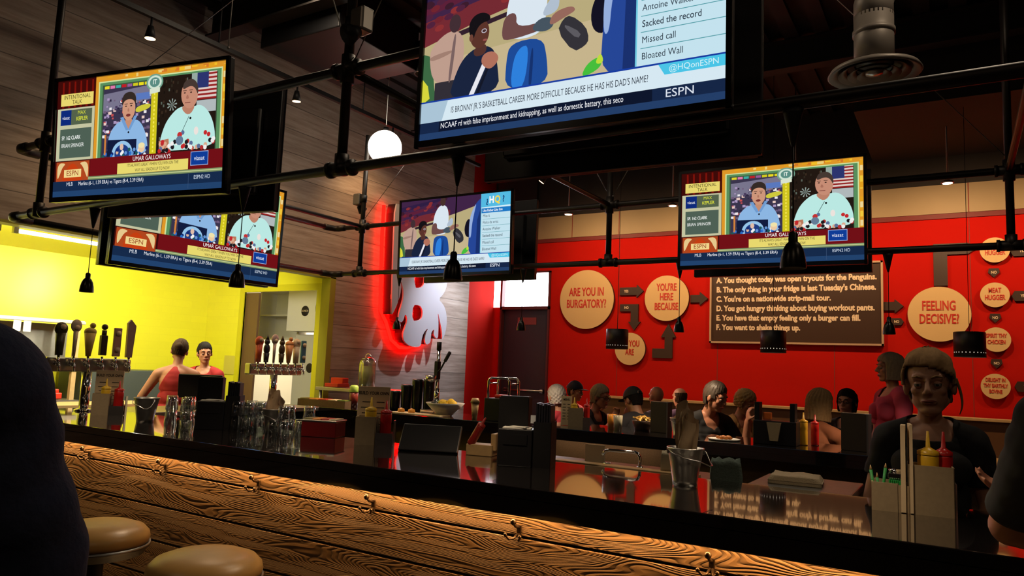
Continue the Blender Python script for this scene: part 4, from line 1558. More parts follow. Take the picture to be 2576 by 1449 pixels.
# ------------------------------------------------------------------ stools
def stool(x, y, label):
    t = thing('bar_stool', label, 'stool', (x, y, 0), 0, 'round leather bar stools')
    m_ = MB()
    m_.lathe([(0, .797), (.08, .795), (.14, .788), (.185, .772), (.208, .748), (.213, .725), (.205, .700), (0, .70)], 48)
    m_.build('seat', M_TAN, t)
    m_ = MB()
    m_.lathe([(.205, .700), (.216, .706), (.217, .690), (.206, .686), (.195, .66), (0, .66)], 48)
    m_.build('seat_ring', M_DKSTEEL, t)
    m_ = MB()
    m_.lathe([(0, .66), (.10, .66), (.10, .645), (.035, .63), (.035, .03), (.05, .025), (.19, .015), (.20, 0), (0, 0)], 36)
    m_.build('pedestal', M_BLACK, t)
    m_ = MB()
    m_.tube([(.16 * math.cos(a * PI / 16), .16 * math.sin(a * PI / 16), .27) for a in range(32)], .011, 10, closed=True)
    for a in range(4):
        m_.cyl((.03 * math.cos(a * PI / 2), .03 * math.sin(a * PI / 2), .27), (.16 * math.cos(a * PI / 2), .16 * math.sin(a * PI / 2), .27), .008, 8)
    m_.build('foot_ring', M_DKSTEEL, t)
    return t


stool(-3.264, 1.90, 'tan leather bar stool partly behind the person in navy')
stool(-2.497, 1.89, 'tan leather bar stool in the middle of the three')
stool(-1.79, 1.90, 'tan leather bar stool cut off by the bottom picture edge')


# ------------------------------------------------------------------ things on the near counter
def bottle(loc, m, label, group, h=.20, r=.033):
    t = thing('squeeze_bottle', label, 'bottle', loc, 0, group)
    m_ = MB()
    m_.lathe([(0, 0), (r * .95, 0), (r, .008), (r, h * .55), (r * .96, h * .6), (r, h * .66), (r, h * .90), (r * .9, h * .93), (0, h * .93)], 24)
    m_.build('bottle_body', m, t)
    m_ = MB()
    m_.lathe([(r * 1.02, h * .93), (r * 1.02, h * .99), (r * .5, h * 1.03), (.008, h * 1.06), (.004, h * 1.32), (0, h * 1.32)], 20)
    m_.build('nozzle', m, t)
    return t


def menu(loc, rz, w, h, d, label, lines=True, title='BUILD YOUR OWN'):
    t = thing('menu', label, 'menu', loc, rz, 'menus in the caddies')
    m_ = MB()
    m_.box((0, 0, h / 2), (w, d, h))
    m_.build('board', M_PAPER, t)
    if lines:
        m_ = MB()
        m_.add_mesh(text_mesh(title, .026, .0004, .8, .0005), Matrix.Translation((0, -d / 2 - .0005, h * .88)) @ RX90)
        for k in range(6):
            m_.box((-w * .22, -d / 2 - .0005, h * (.72 - k * .10)), (w * (.34 if k % 2 else .26), .0008, .005))
            m_.box((w * .22, -d / 2 - .0005, h * (.72 - k * .10)), (w * .25, .0008, .005))
        m_.build('print', M_INK, t)
    return t


BOT = 'squeeze bottles in the condiment caddies'


def caddy_wide(x, y, rz, z, tag_):
    """grey box at the left, low steel tray at the right, menu upright behind"""
    t = thing('condiment_caddy', tag_[0], 'caddy', (x, y, z), rz, 'condiment caddies on the bars')
    m_ = MB()
    th = .006
    m_.box((-.05, -.055, .08), (.11, th, .16))
    m_.box((-.05, .055, .08), (.11, th, .16))
    m_.box((-.105, 0, .08), (th, .11, .16))
    m_.box((.005, 0, .08), (th, .11, .16))
    m_.box((-.05, 0, .003), (.11, .11, .006))
    m_.build('bottle_box', M_CARD, t)
    m_ = MB()
    m_.box((.06, -.055, .035), (.10, .004, .07))
    m_.box((.06, .055, .035), (.10, .004, .07))
    m_.box((.06, 0, .002), (.10, .11, .004))
    for sx in (.012, .11):
        m_.box((sx, .02, .07), (.004, .07, .14))
    m_.build('steel_tray', M_STEEL, t)
    m_ = MB()
    m_.box((-.02, .066, .05), (.20, .004, .10))
    m_.box((-.02, .094, .05), (.20, .004, .10))
    m_.box((-.02, .08, .002), (.20, .03, .004))
    m_.build('menu_slot', M_CARD, t)
    c, s = math.cos(rz), math.sin(rz)
    P = lambda u, v, w_: (x + u * c - v * s, y + u * s + v * c, z + w_)
    menu(P(-.03, .08, .005), rz, .19, .325, .018, tag_[1])
    bottle(P(-.03, -.005, .007), M_MUSTARD, tag_[2], BOT, h=.20)
    bottle(P(.06, -.005, .005), M_KETCHUP, tag_[3], BOT, h=.19)
    return t


caddy_wide(-5.46, 3.17, R(48), CZ, ('condiment caddy under the left beer tower', 'tan printed menu in the caddy under the left beer tower', 'yellow mustard bottle under the left beer tower', 'red ketchup bottle under the left beer tower'))
caddy_wide(-2.93, 3.30, R(33), CZ, ('condiment caddy left of the black tilted screen', 'tan printed menu in the caddy below the lemonade jar', 'yellow mustard bottle in front of the lemonade jar', 'red ketchup bottle left of the black shaker tins'))

# right caddy, seen from its back
t = thing('condiment_caddy', 'chipboard condiment caddy in front of the standing woman', 'caddy', (-.165, 3.16, CZ), R(5), 'condiment caddies on the bars')
th = .006


def open_box(mb, x0, x1, y0, y1, h, th=.006):
    mb.box(((x0 + x1) / 2, y0, h / 2), (x1 - x0, th, h))
    mb.box(((x0 + x1) / 2, y1, h / 2), (x1 - x0, th, h))
    mb.box((x0, (y0 + y1) / 2, h / 2), (th, y1 - y0, h))
    mb.box((x1, (y0 + y1) / 2, h / 2), (th, y1 - y0, h))
    mb.box(((x0 + x1) / 2, (y0 + y1) / 2, .003), (x1 - x0, y1 - y0, .006))


m_ = MB()
open_box(m_, .0, .142, 0, .115, .180)
m_.build('bottle_box', M_CARD, t)
m_ = MB()
open_box(m_, -.125, -.040, 0, .115, .105)
m_.build('pencil_box', M_CARD, t)
m_ = MB()
m_.box((-.02, .0, .05), (.036, .004, .10))
m_.box((-.02, .115, .05), (.036, .004, .10))
m_.build('menu_slot', M_CARD, t)
m_ = MB()
m_.box((.150, .06, .06), (.006, .10, .12))
m_.build('steel_end', M_STEEL, t)
menu((-.187, 3.205, CZ + .003), R(92), .11, .32, .016, 'thick tan menu standing edge on in the caddy before the woman', False)
menu((-.164, 3.205, CZ + .003), R(97), .11, .325, .010, 'thin brown menu behind the thick one in the caddy before the woman', False)
bottle((-.105, 3.215, CZ + .008), M_MUSTARD, 'yellow mustard bottle before the standing woman', BOT, h=.225, r=.036)
bottle((-.055, 3.245, CZ + .008), M_KETCHUP, 'red ketchup bottle behind the mustard before the standing woman', BOT, h=.225, r=.030)
for k, (dx, dy, hh, lean) in enumerate(((-.115, .03, .15, -.12), (-.10, .05, .16, .10), (-.108, .06, .12, -.05))):
    t2 = thing('pencil', ('leaning green pencil at the left of the right caddy', 'tallest green pencil in the right caddy', 'short green pencil in the right caddy')[k], 'pencil', (-.165 + dx, 3.16 + dy, CZ + .008), 0, 'green pencils in the right caddy')
    m_ = MB()
    m_.cyl((0, 0, 0), (lean * hh, 0, hh - .014), .0055, 8)
    m_.build('shaft', M_GREEN, t2)
    m_ = MB()
    m_.cone((lean * hh, 0, hh - .014), (lean * (hh + .012), 0, hh + .004), .0055, .001, 8)
    m_.build('tip', M_TRIM, t2)
m_ = MB()
for k in range(8):
    m_.box((-.232 + k * .007, 3.20, CZ + .06), (.005, .08, .11))
tag(m_.build('card_packet', [M_GREEN]), 'green edged card packet in the small box of the right caddy', 'packet')
m_ = MB()
m_.box((-.215, 3.22, CZ + .128), (.05, .06, .022), bevel=.004)
m_.cyl((-.215, 3.22, CZ + .135), (-.215, 3.22, CZ + .152), .024, 16)
tag(m_.build('sauce_cup', M_CHROME), 'small shiny cup on top of the green card packet', 'cup')


def bucket(loc, label, s=1.0, m=M_GALV, napkin=None, hnap=.16, rz=0):
    t = thing('tin_bucket', label, 'bucket', loc, rz, 'tin buckets on the bars')
    m_ = MB()
    m_.lathe([(0, .004), (.047, .004), (.047, 0), (.050, .0), (.0515, .02), (.060, .075), (.0615, .08), (.062, .085), (.072, .140), (.0765, .147), (.0765, .152), (.072, .150), (.060, .085), (.049, .008), (0, .008)], 36)
    m_.build('pail', m, t)
    m_ = MB()
    m_.tube([(.074, 0, .143), (.085, 0, .135), (.095, -.03, .10), (.10, -.055, .088), (.085, -.07, .088), (.04, -.078, .105), (-.02, -.079, .115), (-.06, -.055, .13), (-.074, 0, .143)], .0025, 8)
    for sx in (-1, 1):
        m_.box((sx * .073, 0, .135), (.006, .02, .022), bevel=.002)
    m_.build('bail_handle', M_STEEL, t)
    t.scale = (s, s, s)
    if napkin:
        rnd = random.Random(napkin[0])
        m_ = MB()
        for k in range(5):
            ang = rnd.random() * 2 * PI
            wd, hh = .055 + .02 * rnd.random(), hnap * (.75 + .35 * rnd.random()) + .06
            off = .010 + .022 * rnd.random()
            p1, p2 = rnd.random() * 6, rnd.random() * 6
            def fn(tb):
                nx, nz = 8, 12
                gr = {}
                for sd in (0, 1):
                    for i in range(nx + 1):
                        for j in range(nz + 1):
                            u, q = i / nx - .5, j / nz
                            x = u * wd * (.75 + .5 * q) * (1 - .5 * max(0, q - .8) * 2)
                            y = off + .012 * math.sin(7 * u + p1 + q * 3) * (.3 + q) + .006 * math.sin(14 * q + p2 + 5 * u) + (.0035 if sd else 0)
                            z = .02 + hh * q + (.018 * math.sin(5 * u + p2) - .03 * abs(u)) * q
                            gr[sd, i, j] = tb.verts.new((x, y, z))
                    for i in range(nx):
                        for j in range(nz):
                            f = (gr[sd, i, j], gr[sd, i + 1, j], gr[sd, i + 1, j + 1], gr[sd, i, j + 1])
                            tb.faces.new(f if sd else f[::-1])
                bmesh.ops.transform(tb, matrix=Matrix.Rotation(ang, 4, 'Z') @ Matrix.Rotation(rnd.uniform(-.1, .1), 4, 'Y'), verts=tb.verts)
            m_._add(fn, smooth=True)
        o = m_.build('napkin_bundle', M_KRAFT)
        o.location = loc
        o.scale = (s, s, s)
        tag(o, napkin[1], 'napkins', 'kraft napkin bundles in the buckets')
    return t


bucket((-1.035, 3.20, CZ), 'tin bucket on the polished counter, largest of its kind', 1.06, napkin=(1, 'kraft napkins standing in the largest tin bucket'), hnap=.25, rz=.5)
bucket((-3.763, 3.27, CZ), 'tin bucket between two rows of clear glasses', 1.0, M_DKSTEEL, (4, 'kraft napkins in the bucket between the glasses'), .18)
bucket((-4.82, 3.06, CZ), 'dark tin bucket at the left end of the glasses, beside the black screen', 1.1, M_DKSTEEL)


def glass(x, y, z, label, h=.148, r0=.031, r1=.044, up=False, group='clear glasses on the near counter'):
    t = thing('pint_glass', label, 'glass', (x, y, z), random.random() * 3, group)
    w_ = .0028
    pr = [(0, .012), (r0 - w_ * 2, .012), (r1 - w_, h), (r1, h), (r0, .0), (0, .0)]
    if not up:
        pr = [(r, h - zz) for r, zz in pr]
    m_ = MB()
    m_.lathe(pr, 20)
    o = m_.build('pint_glass', M_GLASS)
    bpy.data.objects.remove(t)
    o.location = (x, y, z)
    return tag(o, label, 'glass', group)


rg = random.Random(11)
g_lbl = {'a': 'clear upturned glass in the group left of the black organizer', 'b': 'clear upturned glass in the group right of the left black organizer', 'c': 'clear upturned glass in the group beside the red box'}
TUM = dict(h=.092, r0=.035, r1=.042)
for x, y in ((-4.74, 3.20), (-4.65, 3.14), (-4.57, 3.22), (-4.50, 3.15), (-4.42, 3.22)):
    for k in (0, 1):
        glass(x, y, CZ + k * .0925, g_lbl['a'], **TUM)
for ix in range(3):
    for iy in range(3):
        for k in (0, 1):
            glass(-4.11 + ix * .088 + iy * .012, 3.17 + iy * .092 + ix * .014, CZ + k * .0925, g_lbl['b'], **TUM)
for x, y, n in ((-3.68, 3.32, 2), (-3.62, 3.22, 2), (-3.585, 3.40, 2), (-3.53, 3.29, 1), (-3.67, 3.41, 1), (-3.70, 3.21, 1)):
    for k in range(n):
        glass(x, y, CZ + k * .0925, g_lbl['c'], h=.085, r0=.034, r1=.041)
glass(-4.24, 2.97, CZ, 'short clear glass alone before the left black organizer', .055, .03, .036, True)

t = thing('garnish_box', 'dark red garnish box right of the clear glasses', 'box', (-3.42, 3.37, CZ), R(20))
m_ = MB()
m_.box((0, 0, .048), (.23, .15, .095), bevel=.005)
m_.build('box_body', mat('oxblood_plastic', (.14, .008, .008), .3), t)
m_ = MB()
m_.box((0, 0, .100), (.24, .16, .010), bevel=.003)
m_.build('rim', M_STEEL, t)
for k in range(4):
    m_ = MB()
    m_.box((-.085 + k * .056, 0, .107), (.048, .12, .012), bevel=.004)
    m_.build('garnish_cup', [mat('garnish_olive', (.20, .17, .04), .5), mat('garnish_orange', (.75, .30, .05), .5), mat('garnish_cherry', (.4, .02, .02), .4), mat('garnish_cream', (.6, .5, .3), .5)][k], t)

t = thing('tilted_screen', 'black tilted ordering screen seen from behind, right of the second caddy', 'screen', (-2.50, 3.27, CZ), R(24))
m_ = MB()
m_.box((0, 0, .070), (.33, .022, .17), bevel=.005, rot=Euler((R(-38), 0, 0)))
m_.build('display', M_PLASTIC, t)
m_ = MB()
m_.box((.165, 0, .070), (.006, .020, .165), rot=Euler((R(-38), 0, 0)))
m_.build('steel_edge', M_STEEL, t)
m_ = MB()
m_.box((0, .03, .01), (.22, .16, .02), bevel=.005)
m_.box((0, .03, .045), (.10, .05, .07), bevel=.005)
m_.build('stand', M_BLACK, t)
m_ = MB()
m_.box((-2.22, 3.37, CZ + .03), (.15, .10, .06), rz=.2, bevel=.004)
m_.box((-2.15, 3.40, CZ + .075), (.03, .09, .09), rz=.2, bevel=.004)
tag(m_.build('napkin_box', M_TRIM), 'tan wooden box behind the black tilted screen', 'box')
bottle((-2.27, 3.33, CZ + .058), mat('dark_red_bottle', (.35, .02, .015), .35), 'dark red bottle leaning on the tan wooden box', BOT, .13, .022).rotation_euler = (0, R(32), 0)


def organizer(x, y, rz, label):
    t = thing('bar_organizer', label, 'organizer', (x, y, CZ), rz, 'black bar organizers on the near counter')
    m_ = MB()
    m_.box((0, 0, .09), (.17, .16, .18), bevel=.004)
    m_.box((0, -.082, .13), (.12, .004, .05))
    m_.build('body', M_PLASTIC, t)
    m_ = MB()
    open_box(m_, .09, .175, -.07, .08, .22, .004)
    m_.build('menu_bin', M_BLACK, t)
    m_ = MB()
    for k in range(6):
        m_.box((.10 + k * .013, .0, .16), (.009, .12, .30 - .008 * (k % 3)))
    m_.build('menu_stack', mat('dark_menu_cover', (.012, .012, .02), .4), t)
    m_ = MB()
    open_box(m_, -.11, .04, .02, .10, .33, .005)
    m_.box((-.035, .06, .33), (.14, .075, .01))
    m_.build('tall_bin', M_BLACK, t)
    m_ = MB()
    m_.box((0, -.03, .184), (.14, .08, .006), rz=.1)
    m_.box((.01, -.04, .190), (.09, .05, .004), rz=-.2)
    m_.build('slip_pile', M_WHITEP, t)
    return t


organizer(-1.88, 3.18, R(18), 'black bar organizer left of the middle of the long counter')
organizer(-4.19, 3.13, R(40), 'black bar organizer between the glass groups')
m_ = MB()
m_.box((-1.80, 3.24, CZ + .225), (.085, .006, .04), rz=.35, rot=None)
m_.box((-1.80, 3.25, CZ + .19), (.06, .02, .03), rz=.35)
tag(m_.build('receipt_holder', mat('lit_receipt_paper', (.75, .80, .85), .5)), 'small white receipt on top of the right black organizer', 'receipt')

# ------------------------------------------------------------------ beer towers on the end counter
HANDLES = [
    [((.06, .05, .02), 'ball'), ((.75, .62, .42), 'paddle'), ((.62, .45, .12), 'flare'), ((.05, .035, .025), 'block'), ((.62, .38, .26), 'slab'), ((.55, .36, .28), 'blade')],
    [((.75, .12, .05), 'ball'), ((.03, .03, .05), 'figure'), ((.66, .45, .40), 'paddle'), ((.10, .06, .03), 'figure'), ((.75, .30, .10), 'flare'), ((.80, .62, .40), 'ball'), ((.08, .25, .35), 'slab')],
]


def tower(x, y, label, hs, seed):
    t = thing('beer_tower', label, 'beer tap', (x, y, CZ), 0, 'beer towers on the end counter')
    n = len(hs)
    L_ = .66
    m_ = MB()
    m_.cyl((0, 0, 0), (0, 0, .31), .036, 28)
    m_.lathe([(0, 0), (.07, 0), (.07, .012), (.04, .022), (0, .022)], 28)
    m_.build('column', M_CHROME, t)
    m_ = MB()
    m_.box((0, 0, .36), (.085, L_, .11), bevel=.012)
    m_.build('tap_head', M_STEEL, t)
    for k, (c, kind) in enumerate(hs):
        yy = -L_ / 2 + (k + .5) * L_ / n
        m_ = MB()
        m_.cyl((.04, yy, .37), (.065, yy, .37), .018, 14)
        m_.cyl((.06, yy, .37), (.10, yy, .37), .012, 12)
        m_.cyl((.09, yy, .345), (.09, yy, .43), .010, 12)
        m_.tube([(.10, yy, .37), (.115, yy, .36), (.118, yy, .31)], .008, 8)
        m_.build('faucet', M_CHROME, t)
        m_ = MB()
        x0, z0 = .09, .43
        if kind == 'ball':
            m_.cone((x0, yy, z0), (x0, yy, z0 + .17), .026, .034, 14)
            m_.ball((x0, yy, z0 + .20), (.03, .048, .052), 16)
        elif kind == 'paddle':
            m_.cone((x0, yy, z0), (x0, yy, z0 + .20), .011, .018, 12)
            m_.ball((x0, yy, z0 + .23), (.02, .042, .05), 16)
        elif kind == 'flare':
            m_.cone((x0, yy, z0), (x0, yy, z0 + .18), .018, .042, 16)
            m_.ball((x0, yy, z0 + .19), (.04, .045, .035), 14)
            m_.ball((x0, yy + .015, z0 + .24), .022, 12)
        elif kind == 'block':
            m_.box((x0, yy, z0 + .09), (.04, .05, .16), bevel=.006)
            m_.cyl((x0, yy, z0 + .17), (x0, yy, z0 + .21), .018, 14)
            m_.ball((x0, yy, z0 + .235), .024, 12)
        elif kind == 'slab':
            m_.box((x0, yy, z0 + .12), (.022, .062, .23), bevel=.006)
        elif kind == 'blade':
            m_.prism([(-.03, 0), (.02, 0), (.035, .26), (-.01, .31), (-.035, .28)], .022, Matrix.Translation((x0 - .01, yy, z0)) @ Matrix.Rotation(PI / 2, 4, 'Z') @ RX90)
        else:
            m_.cone((x0, yy, z0), (x0, yy, z0 + .09), .022, .03, 14)
            m_.ball((x0, yy, z0 + .13), (.028, .034, .055), 14)
            m_.ball((x0, yy, z0 + .20), .028, 14)
            m_.cone((x0, yy, z0 + .22), (x0, yy, z0 + .27), .02, .004, 10)
        o = m_.build('tap_handle', mat('tap_%d_%d' % (seed, k), c, .4, noise=.2, nscale=25), t)
        if kind in ('slab', 'ball', 'paddle'):
            m_ = MB()
            for zz in ((.06, .19) if kind == 'slab' else (.215,)):
                m_.cyl((x0 + .012, yy, z0 + zz), (x0 + .034 if kind == 'ball' else x0 + .021, yy, z0 + zz), .021, 18)
            m_.build('badge', M_PAPER, o)
    return t


tower(-5.90, 3.22, 'six tap beer tower at the left before the yellow wall', HANDLES[0], 1)
tower(-5.90, 5.08, 'seven tap beer tower before the kitchen opening', HANDLES[1], 2)
t = thing('order_monitor', 'black monitor seen from behind between the two beer towers', 'monitor', (-5.72, 4.12, CZ), R(48))
m_ = MB()
m_.box((0, 0, .20), (.36, .025, .21), bevel=.006, rot=Euler((R(12), 0, 0)))
m_.build('display', M_PLASTIC, t)
m_ = MB()
m_.box((0, .03, .01), (.2, .14, .02), bevel=.004)
m_.box((0, .03, .09), (.05, .03, .16))
m_.build('stand', M_BLACK, t)

# ------------------------------------------------------------------ kitchen behind the end counter
t = thing('pass_shelf', 'steel kitchen pass shelf with order tickets at the left picture edge', 'shelf', (-8.75, 3.6, 0))
m_ = MB()
m_.box((-.2, 0, 1.62), (.04, 2.0, .42))
m_.build('back_panel', M_DKSTEEL, t)
m_ = MB()
m_.box((0, 0, 1.86), (.34, 2.0, .03))
m_.cyl((.18, -1.0, 1.85), (.18, 1.0, 1.85), .018, 10)
m_.build('top_shelf', M_WHITE, t)
m_ = MB()
m_.box((0, 0, 1.36), (.40, 2.0, .05))
m_.build('lower_shelf', M_WORK, t)
for y in (.95, -.95):
    m_ = MB()
    m_.box((0.12, y, .93), (.05, .05, 1.86))
    m_.build('post', M_TRIM, t)
m_ = MB()
m_.box((0, 0, .95), (.45, 2.0, .06))
m_.build('worktop', M_WORK, t)
m_ = MB()
m_.box((-.05, 0, .46), (.40, 1.9, .92))
m_.build('cabinet', M_DKSTEEL, t)
for k, y in enumerate((.28, .38, .74, .05)):
    m_ = MB()
    m_.box((-8.55, 3.6 + y, 1.775), (.004, .075, .115))
    tag(m_.build('order_ticket', M_WHITEP), 'white order ticket hanging from the rail of the kitchen pass shelf', 'ticket', 'order tickets on the kitchen pass')
m_ = MB()
m_.box((-8.72, 4.38, 1.02), (.14, .18, .07), bevel=.01)
m_.box((-8.72, 4.40, 1.07), (.10, .09, .05), bevel=.01)
tag(m_.build('red_basket', mat('red_plastic', (.6, .03, .01), .4)), 'red plastic basket on the kitchen worktop behind the left beer tower', 'basket')
t = thing('prep_fridge', 'dark grey prep fridge along the yellow wall, behind the two women in red', 'fridge', (-8.95, 5.5, 0))
m_ = MB()
m_.box((0, 0, .66), (.55, 1.6, 1.32), bevel=.01)
m_.build('cabinet', mat('slate_grey_enamel', (.06, .07, .065), .45), t)
m_ = MB()
m_.box((.28, 0, .6), (.01, 1.5, .02))
m_.build('handle', M_STEEL, t)
t = thing('prep_table', 'pale wooden prep table between the near bar and the yellow wall', 'table', (-7.6, 4.25, 0))
m_ = MB()
m_.box((0, 0, .985), (.5, 1.5, .05), bevel=.004)
m_.build('tabletop', M_TRIM, t)
for sx in (-1, 1):
    for sy in (-1, 1):
        m_ = MB()
        m_.box((sx * .2, sy * .68, .48), (.05, .05, .96))
        m_.build('leg', M_TRIM, t)
m_ = MB()
m_.box((-8.70, 6.702, 1.42), (.24, .008, .26))
tag(m_.build('notice', mat('faded_yellow_notice', (.60, .52, .08), .6)), 'faded yellow notice on the yellow wall left of the kitchen opening', 'notice')

# back room seen through the opening
m_ = MB()
m_.box(*bx(OX0 - .3, -8.24, 6.736, 6.77, 0.0, 2.43))
struct(m_.build('door_2', mat('brown_door', (.13, .065, .03), .5)))
t = thing('wall_cabinet', 'open white wall cabinet seen at the upper left of the kitchen opening', 'cabinet', (-8.80, 7.75, 2.20))
m_ = MB()
for b in (bx(-.45, .45, .14, .16, -.38, .38), bx(-.45, -.42, -.16, .16, -.38, .38), bx(.42, .45, -.16, .16, -.38, .38), bx(-.45, .45, -.16, .16, .35, .38), bx(-.45, .45, -.16, .16, -.38, -.35), bx(-.45, .45, -.16, .16, -.02, .0)):
    m_.box(*b)
m_.build('cabinet_body', M_WHITE, t)
t = thing('wall_cabinet', 'closed white cabinet with a dark round badge in the kitchen opening', 'cabinet', (-7.96, 7.55, 2.25))
m_ = MB()
m_.box((0, 0, 0), (.78, .4, .62), bevel=.006)
m_.build('cabinet_body', M_WHITE, t)
m_ = MB()
m_.cyl((-.02, -.2, -.02), (-.02, -.206, -.02), .075, 24)
m_.build('badge', M_INK, t)
m_ = MB()
m_.add_mesh(text_mesh('LUNCH', .04, .001), Matrix.Translation((-.02, -.2075, -.02)) @ RX90)
m_.build('lettering', M_CREAMTEXT, t)
m_ = MB()
m_.tube([(.30 + .11 * math.cos(a * PI / 20), -.203, .02 + .16 * math.sin(a * PI / 20)) for a in range(40)], .005, 6, closed=True)
m_.build('ring_mark', M_INK, t)
t = thing('fridge', 'tall pale fridge right in the kitchen opening', 'fridge', (-8.05, 7.75, 0))
m_ = MB()
m_.box((0, 0, .95), (.55, .5, 1.9), bevel=.02)
m_.build('cabinet', mat('pale_enamel', (.60, .57, .50), .35), t)
m_ = MB()
m_.box((.2, -.26, 1.2), (.02, .03, .5), bevel=.004)
m_.build('handle', M_CHROME, t)
m_ = MB()
m_.ball((.08, -.255, 1.42), (.07, .012, .07), 18)
m_.build('round_dial', M_INK, t)

# ------------------------------------------------------------------ serving table and things by the boarded wall
t = thing('serving_table', 'steel serving table by the boarded wall holding the lemonade jar', 'table', (-6.15, 6.72, 0))
m_ = MB()
m_.box((0, 0, 1.20), (1.1, .6, .04), bevel=.004)
m_.build('tabletop', M_WORK, t)
m_ = MB()
m_.box((0, 0, .55), (1.05, .55, .04))
m_.build('lower_shelf', M_DKSTEEL, t)
for sx in (-1, 1):
    for sy in (-1, 1):
        m_ = MB()
        m_.cyl((sx * .5, sy * .26, 0), (sx * .5, sy * .26, 1.18), .02, 10)
        m_.build('leg', M_DKSTEEL, t)
t = thing('drink_dispenser', 'clear glass jar of yellow lemonade before the boarded wall', 'jar', (-5.95, 6.50, 1.22))
m_ = MB()
m_.lathe([(.095, .0), (.10, .01), (.10, .30), (.095, .33), (.07, .36), (.067, .36), (.09, .328), (.094, .30), (.094, .012), (0, .012), (0, 0), (.095, 0)], 32)
m_.build('glass_jar', M_GLASS, t)
m_ = MB()
m_.lathe([(0, .014), (.092, .014), (.092, .275), (0, .275)], 32)
m_.build('lemonade', mat('lemonade', (.98, .90, .42), .4), t)
m_ = MB()
m_.lathe([(0, .385), (.02, .38), (.05, .372), (.075, .362), (.075, .355), (0, .355)], 24)
m_.tube([(-.05, 0, .365), (-.03, 0, .41), (0, 0, .42), (.03, 0, .41), (.05, 0, .365)], .006, 8)
m_.build('lid', M_CHROME, t)
m_ = MB()
m_.cyl((.04, -.09, .04), (.06, -.14, .04), .012, 12)
m_.cyl((.058, -.135, .03), (.058, -.135, .065), .008, 10)
m_.build('spigot', M_CHROME, t)
m_ = MB()
m_.box((-6.52, 6.60, 1.245), (.22, .2, .045), bevel=.006)
m_.box((-6.52, 6.64, 1.30), (.20, .10, .07), bevel=.006)
tag(m_.build('red_tray', mat('red_plastic', (.6, .03, .01), .4)), 'red plastic tray on the serving table beside the shaded yellow door frame', 'tray')

# ------------------------------------------------------------------ things on the far counter
t = thing('juice_press', 'tall chrome citrus press with a black lever before the metal letter', 'juicer', (-4.42, 5.80, CZ))
m_ = MB()
m_.box((0, 0, .02), (.17, .20, .04), bevel=.01)
m_.cyl((0, .05, .04), (0, .05, .68), .018, 16)
m_.cyl((0, .05, .10), (0, .05, .24), .026, 16)
m_.build('column', M_CHROME, t)
m_ = MB()
m_.box((0, .04, .42), (.05, .05, .18), bevel=.008)
m_.build('press_body', M_BLACK, t)
m_ = MB()
m_.cyl((0, .05, .62), (0, .05, .70), .024, 14)
m_.build('press_head', M_BLACK, t)
m_ = MB()
m_.tube([(.01, .03, .40), (.06, .01, .43), (.11, 0, .50), (.17, -.01, .58)], .009, 10)
m_.tube([(.12, 0, .515), (.18, -.01, .60)], .017, 12)
m_.build('lever', M_BLACK, t)
m_ = MB()
m_.lathe([(.012, .30), (.05, .32), (.055, .37), (.05, .37), (.04, .33), (0, .315)], 20, (-.02, -.03, 0))
m_.cyl((0, .05, .33), (-.02, -.03, .33), .010, 8)
m_.build('juice_cup', M_STEEL, t)
t = thing('fruit_bowl', 'grey white bowl of lemons beside the citrus press', 'bowl', (-4.14, 5.62, CZ))
m_ = MB()
m_.lathe([(0, 0), (.07, 0), (.075, .01), (.13, .06), (.185, .12), (.18, .122), (.12, .065), (.06, .02), (0, .018)], 40)
o = m_.build('fruit_bowl_body', mat('stoneware', (.55, .52, .50), .35), t)
o.name = 'bowl_body'
for k, (dx, dy, dz, m, nm, lb) in enumerate(((.02, -.05, .135, M_LEMON, 'lemon', 'yellow lemon at the front of the fruit bowl'), (.09, .0, .132, M_LEMON, 'lemon', 'yellow lemon at the right of the fruit bowl'), (.03, .05, .145, M_LEMON, 'lemon', 'yellow lemon at the back of the fruit bowl'), (-.05, .02, .135, M_LEMON, 'lemon', 'yellow lemon in the middle of the fruit bowl'), (-.09, -.05, .125, mat('dark_avocado', (.012, .014, .012), .4), 'avocado', 'dark round fruit at the left of the lemons'), (-.10, .05, .12, mat('lime_peel', (.10, .20, .03), .4), 'lime', 'green lime behind the dark fruit'))):
    m_ = MB()
    m_.ball((0, 0, 0), (.038, .035, .034), 18)
    if nm == 'lemon':
        m_.cone((.034, 0, 0), (.046, 0, 0), .012, .005, 10)
    o = m_.build(nm, m)
    o.location = (-4.14 + dx, 5.62 + dy, CZ + dz - .018)
    o.rotation_euler = (0, .3 * (k - 2), k * 1.3)
    tag(o, lb, 'fruit', 'fruit in the bowl')
m_ = MB()
m_.box((-4.35, 5.50, CZ + .006), (.62, .16, .012), rz=-.03, bevel=.003)
tag(m_.build('cutting_board', M_PAPER), 'pale cutting board on the far counter below the fruit bowl', 'board')
for k, (x, y) in enumerate(((-4.57, 5.50), (-4.46, 5.52))):
    m_ = MB()
    m_.lathe([(0, 0), (.03, 0), (.036, .008), (.03, .03), (0, .04)], 20)
    o = m_.build('orange_half', mat('orange_flesh', (.85, .36, .04), .45))
    o.location = (x, y, CZ + .012)
    tag(o, ('left orange half on the cutting board', 'right orange half on the cutting board')[k], 'fruit', 'orange halves on the board')
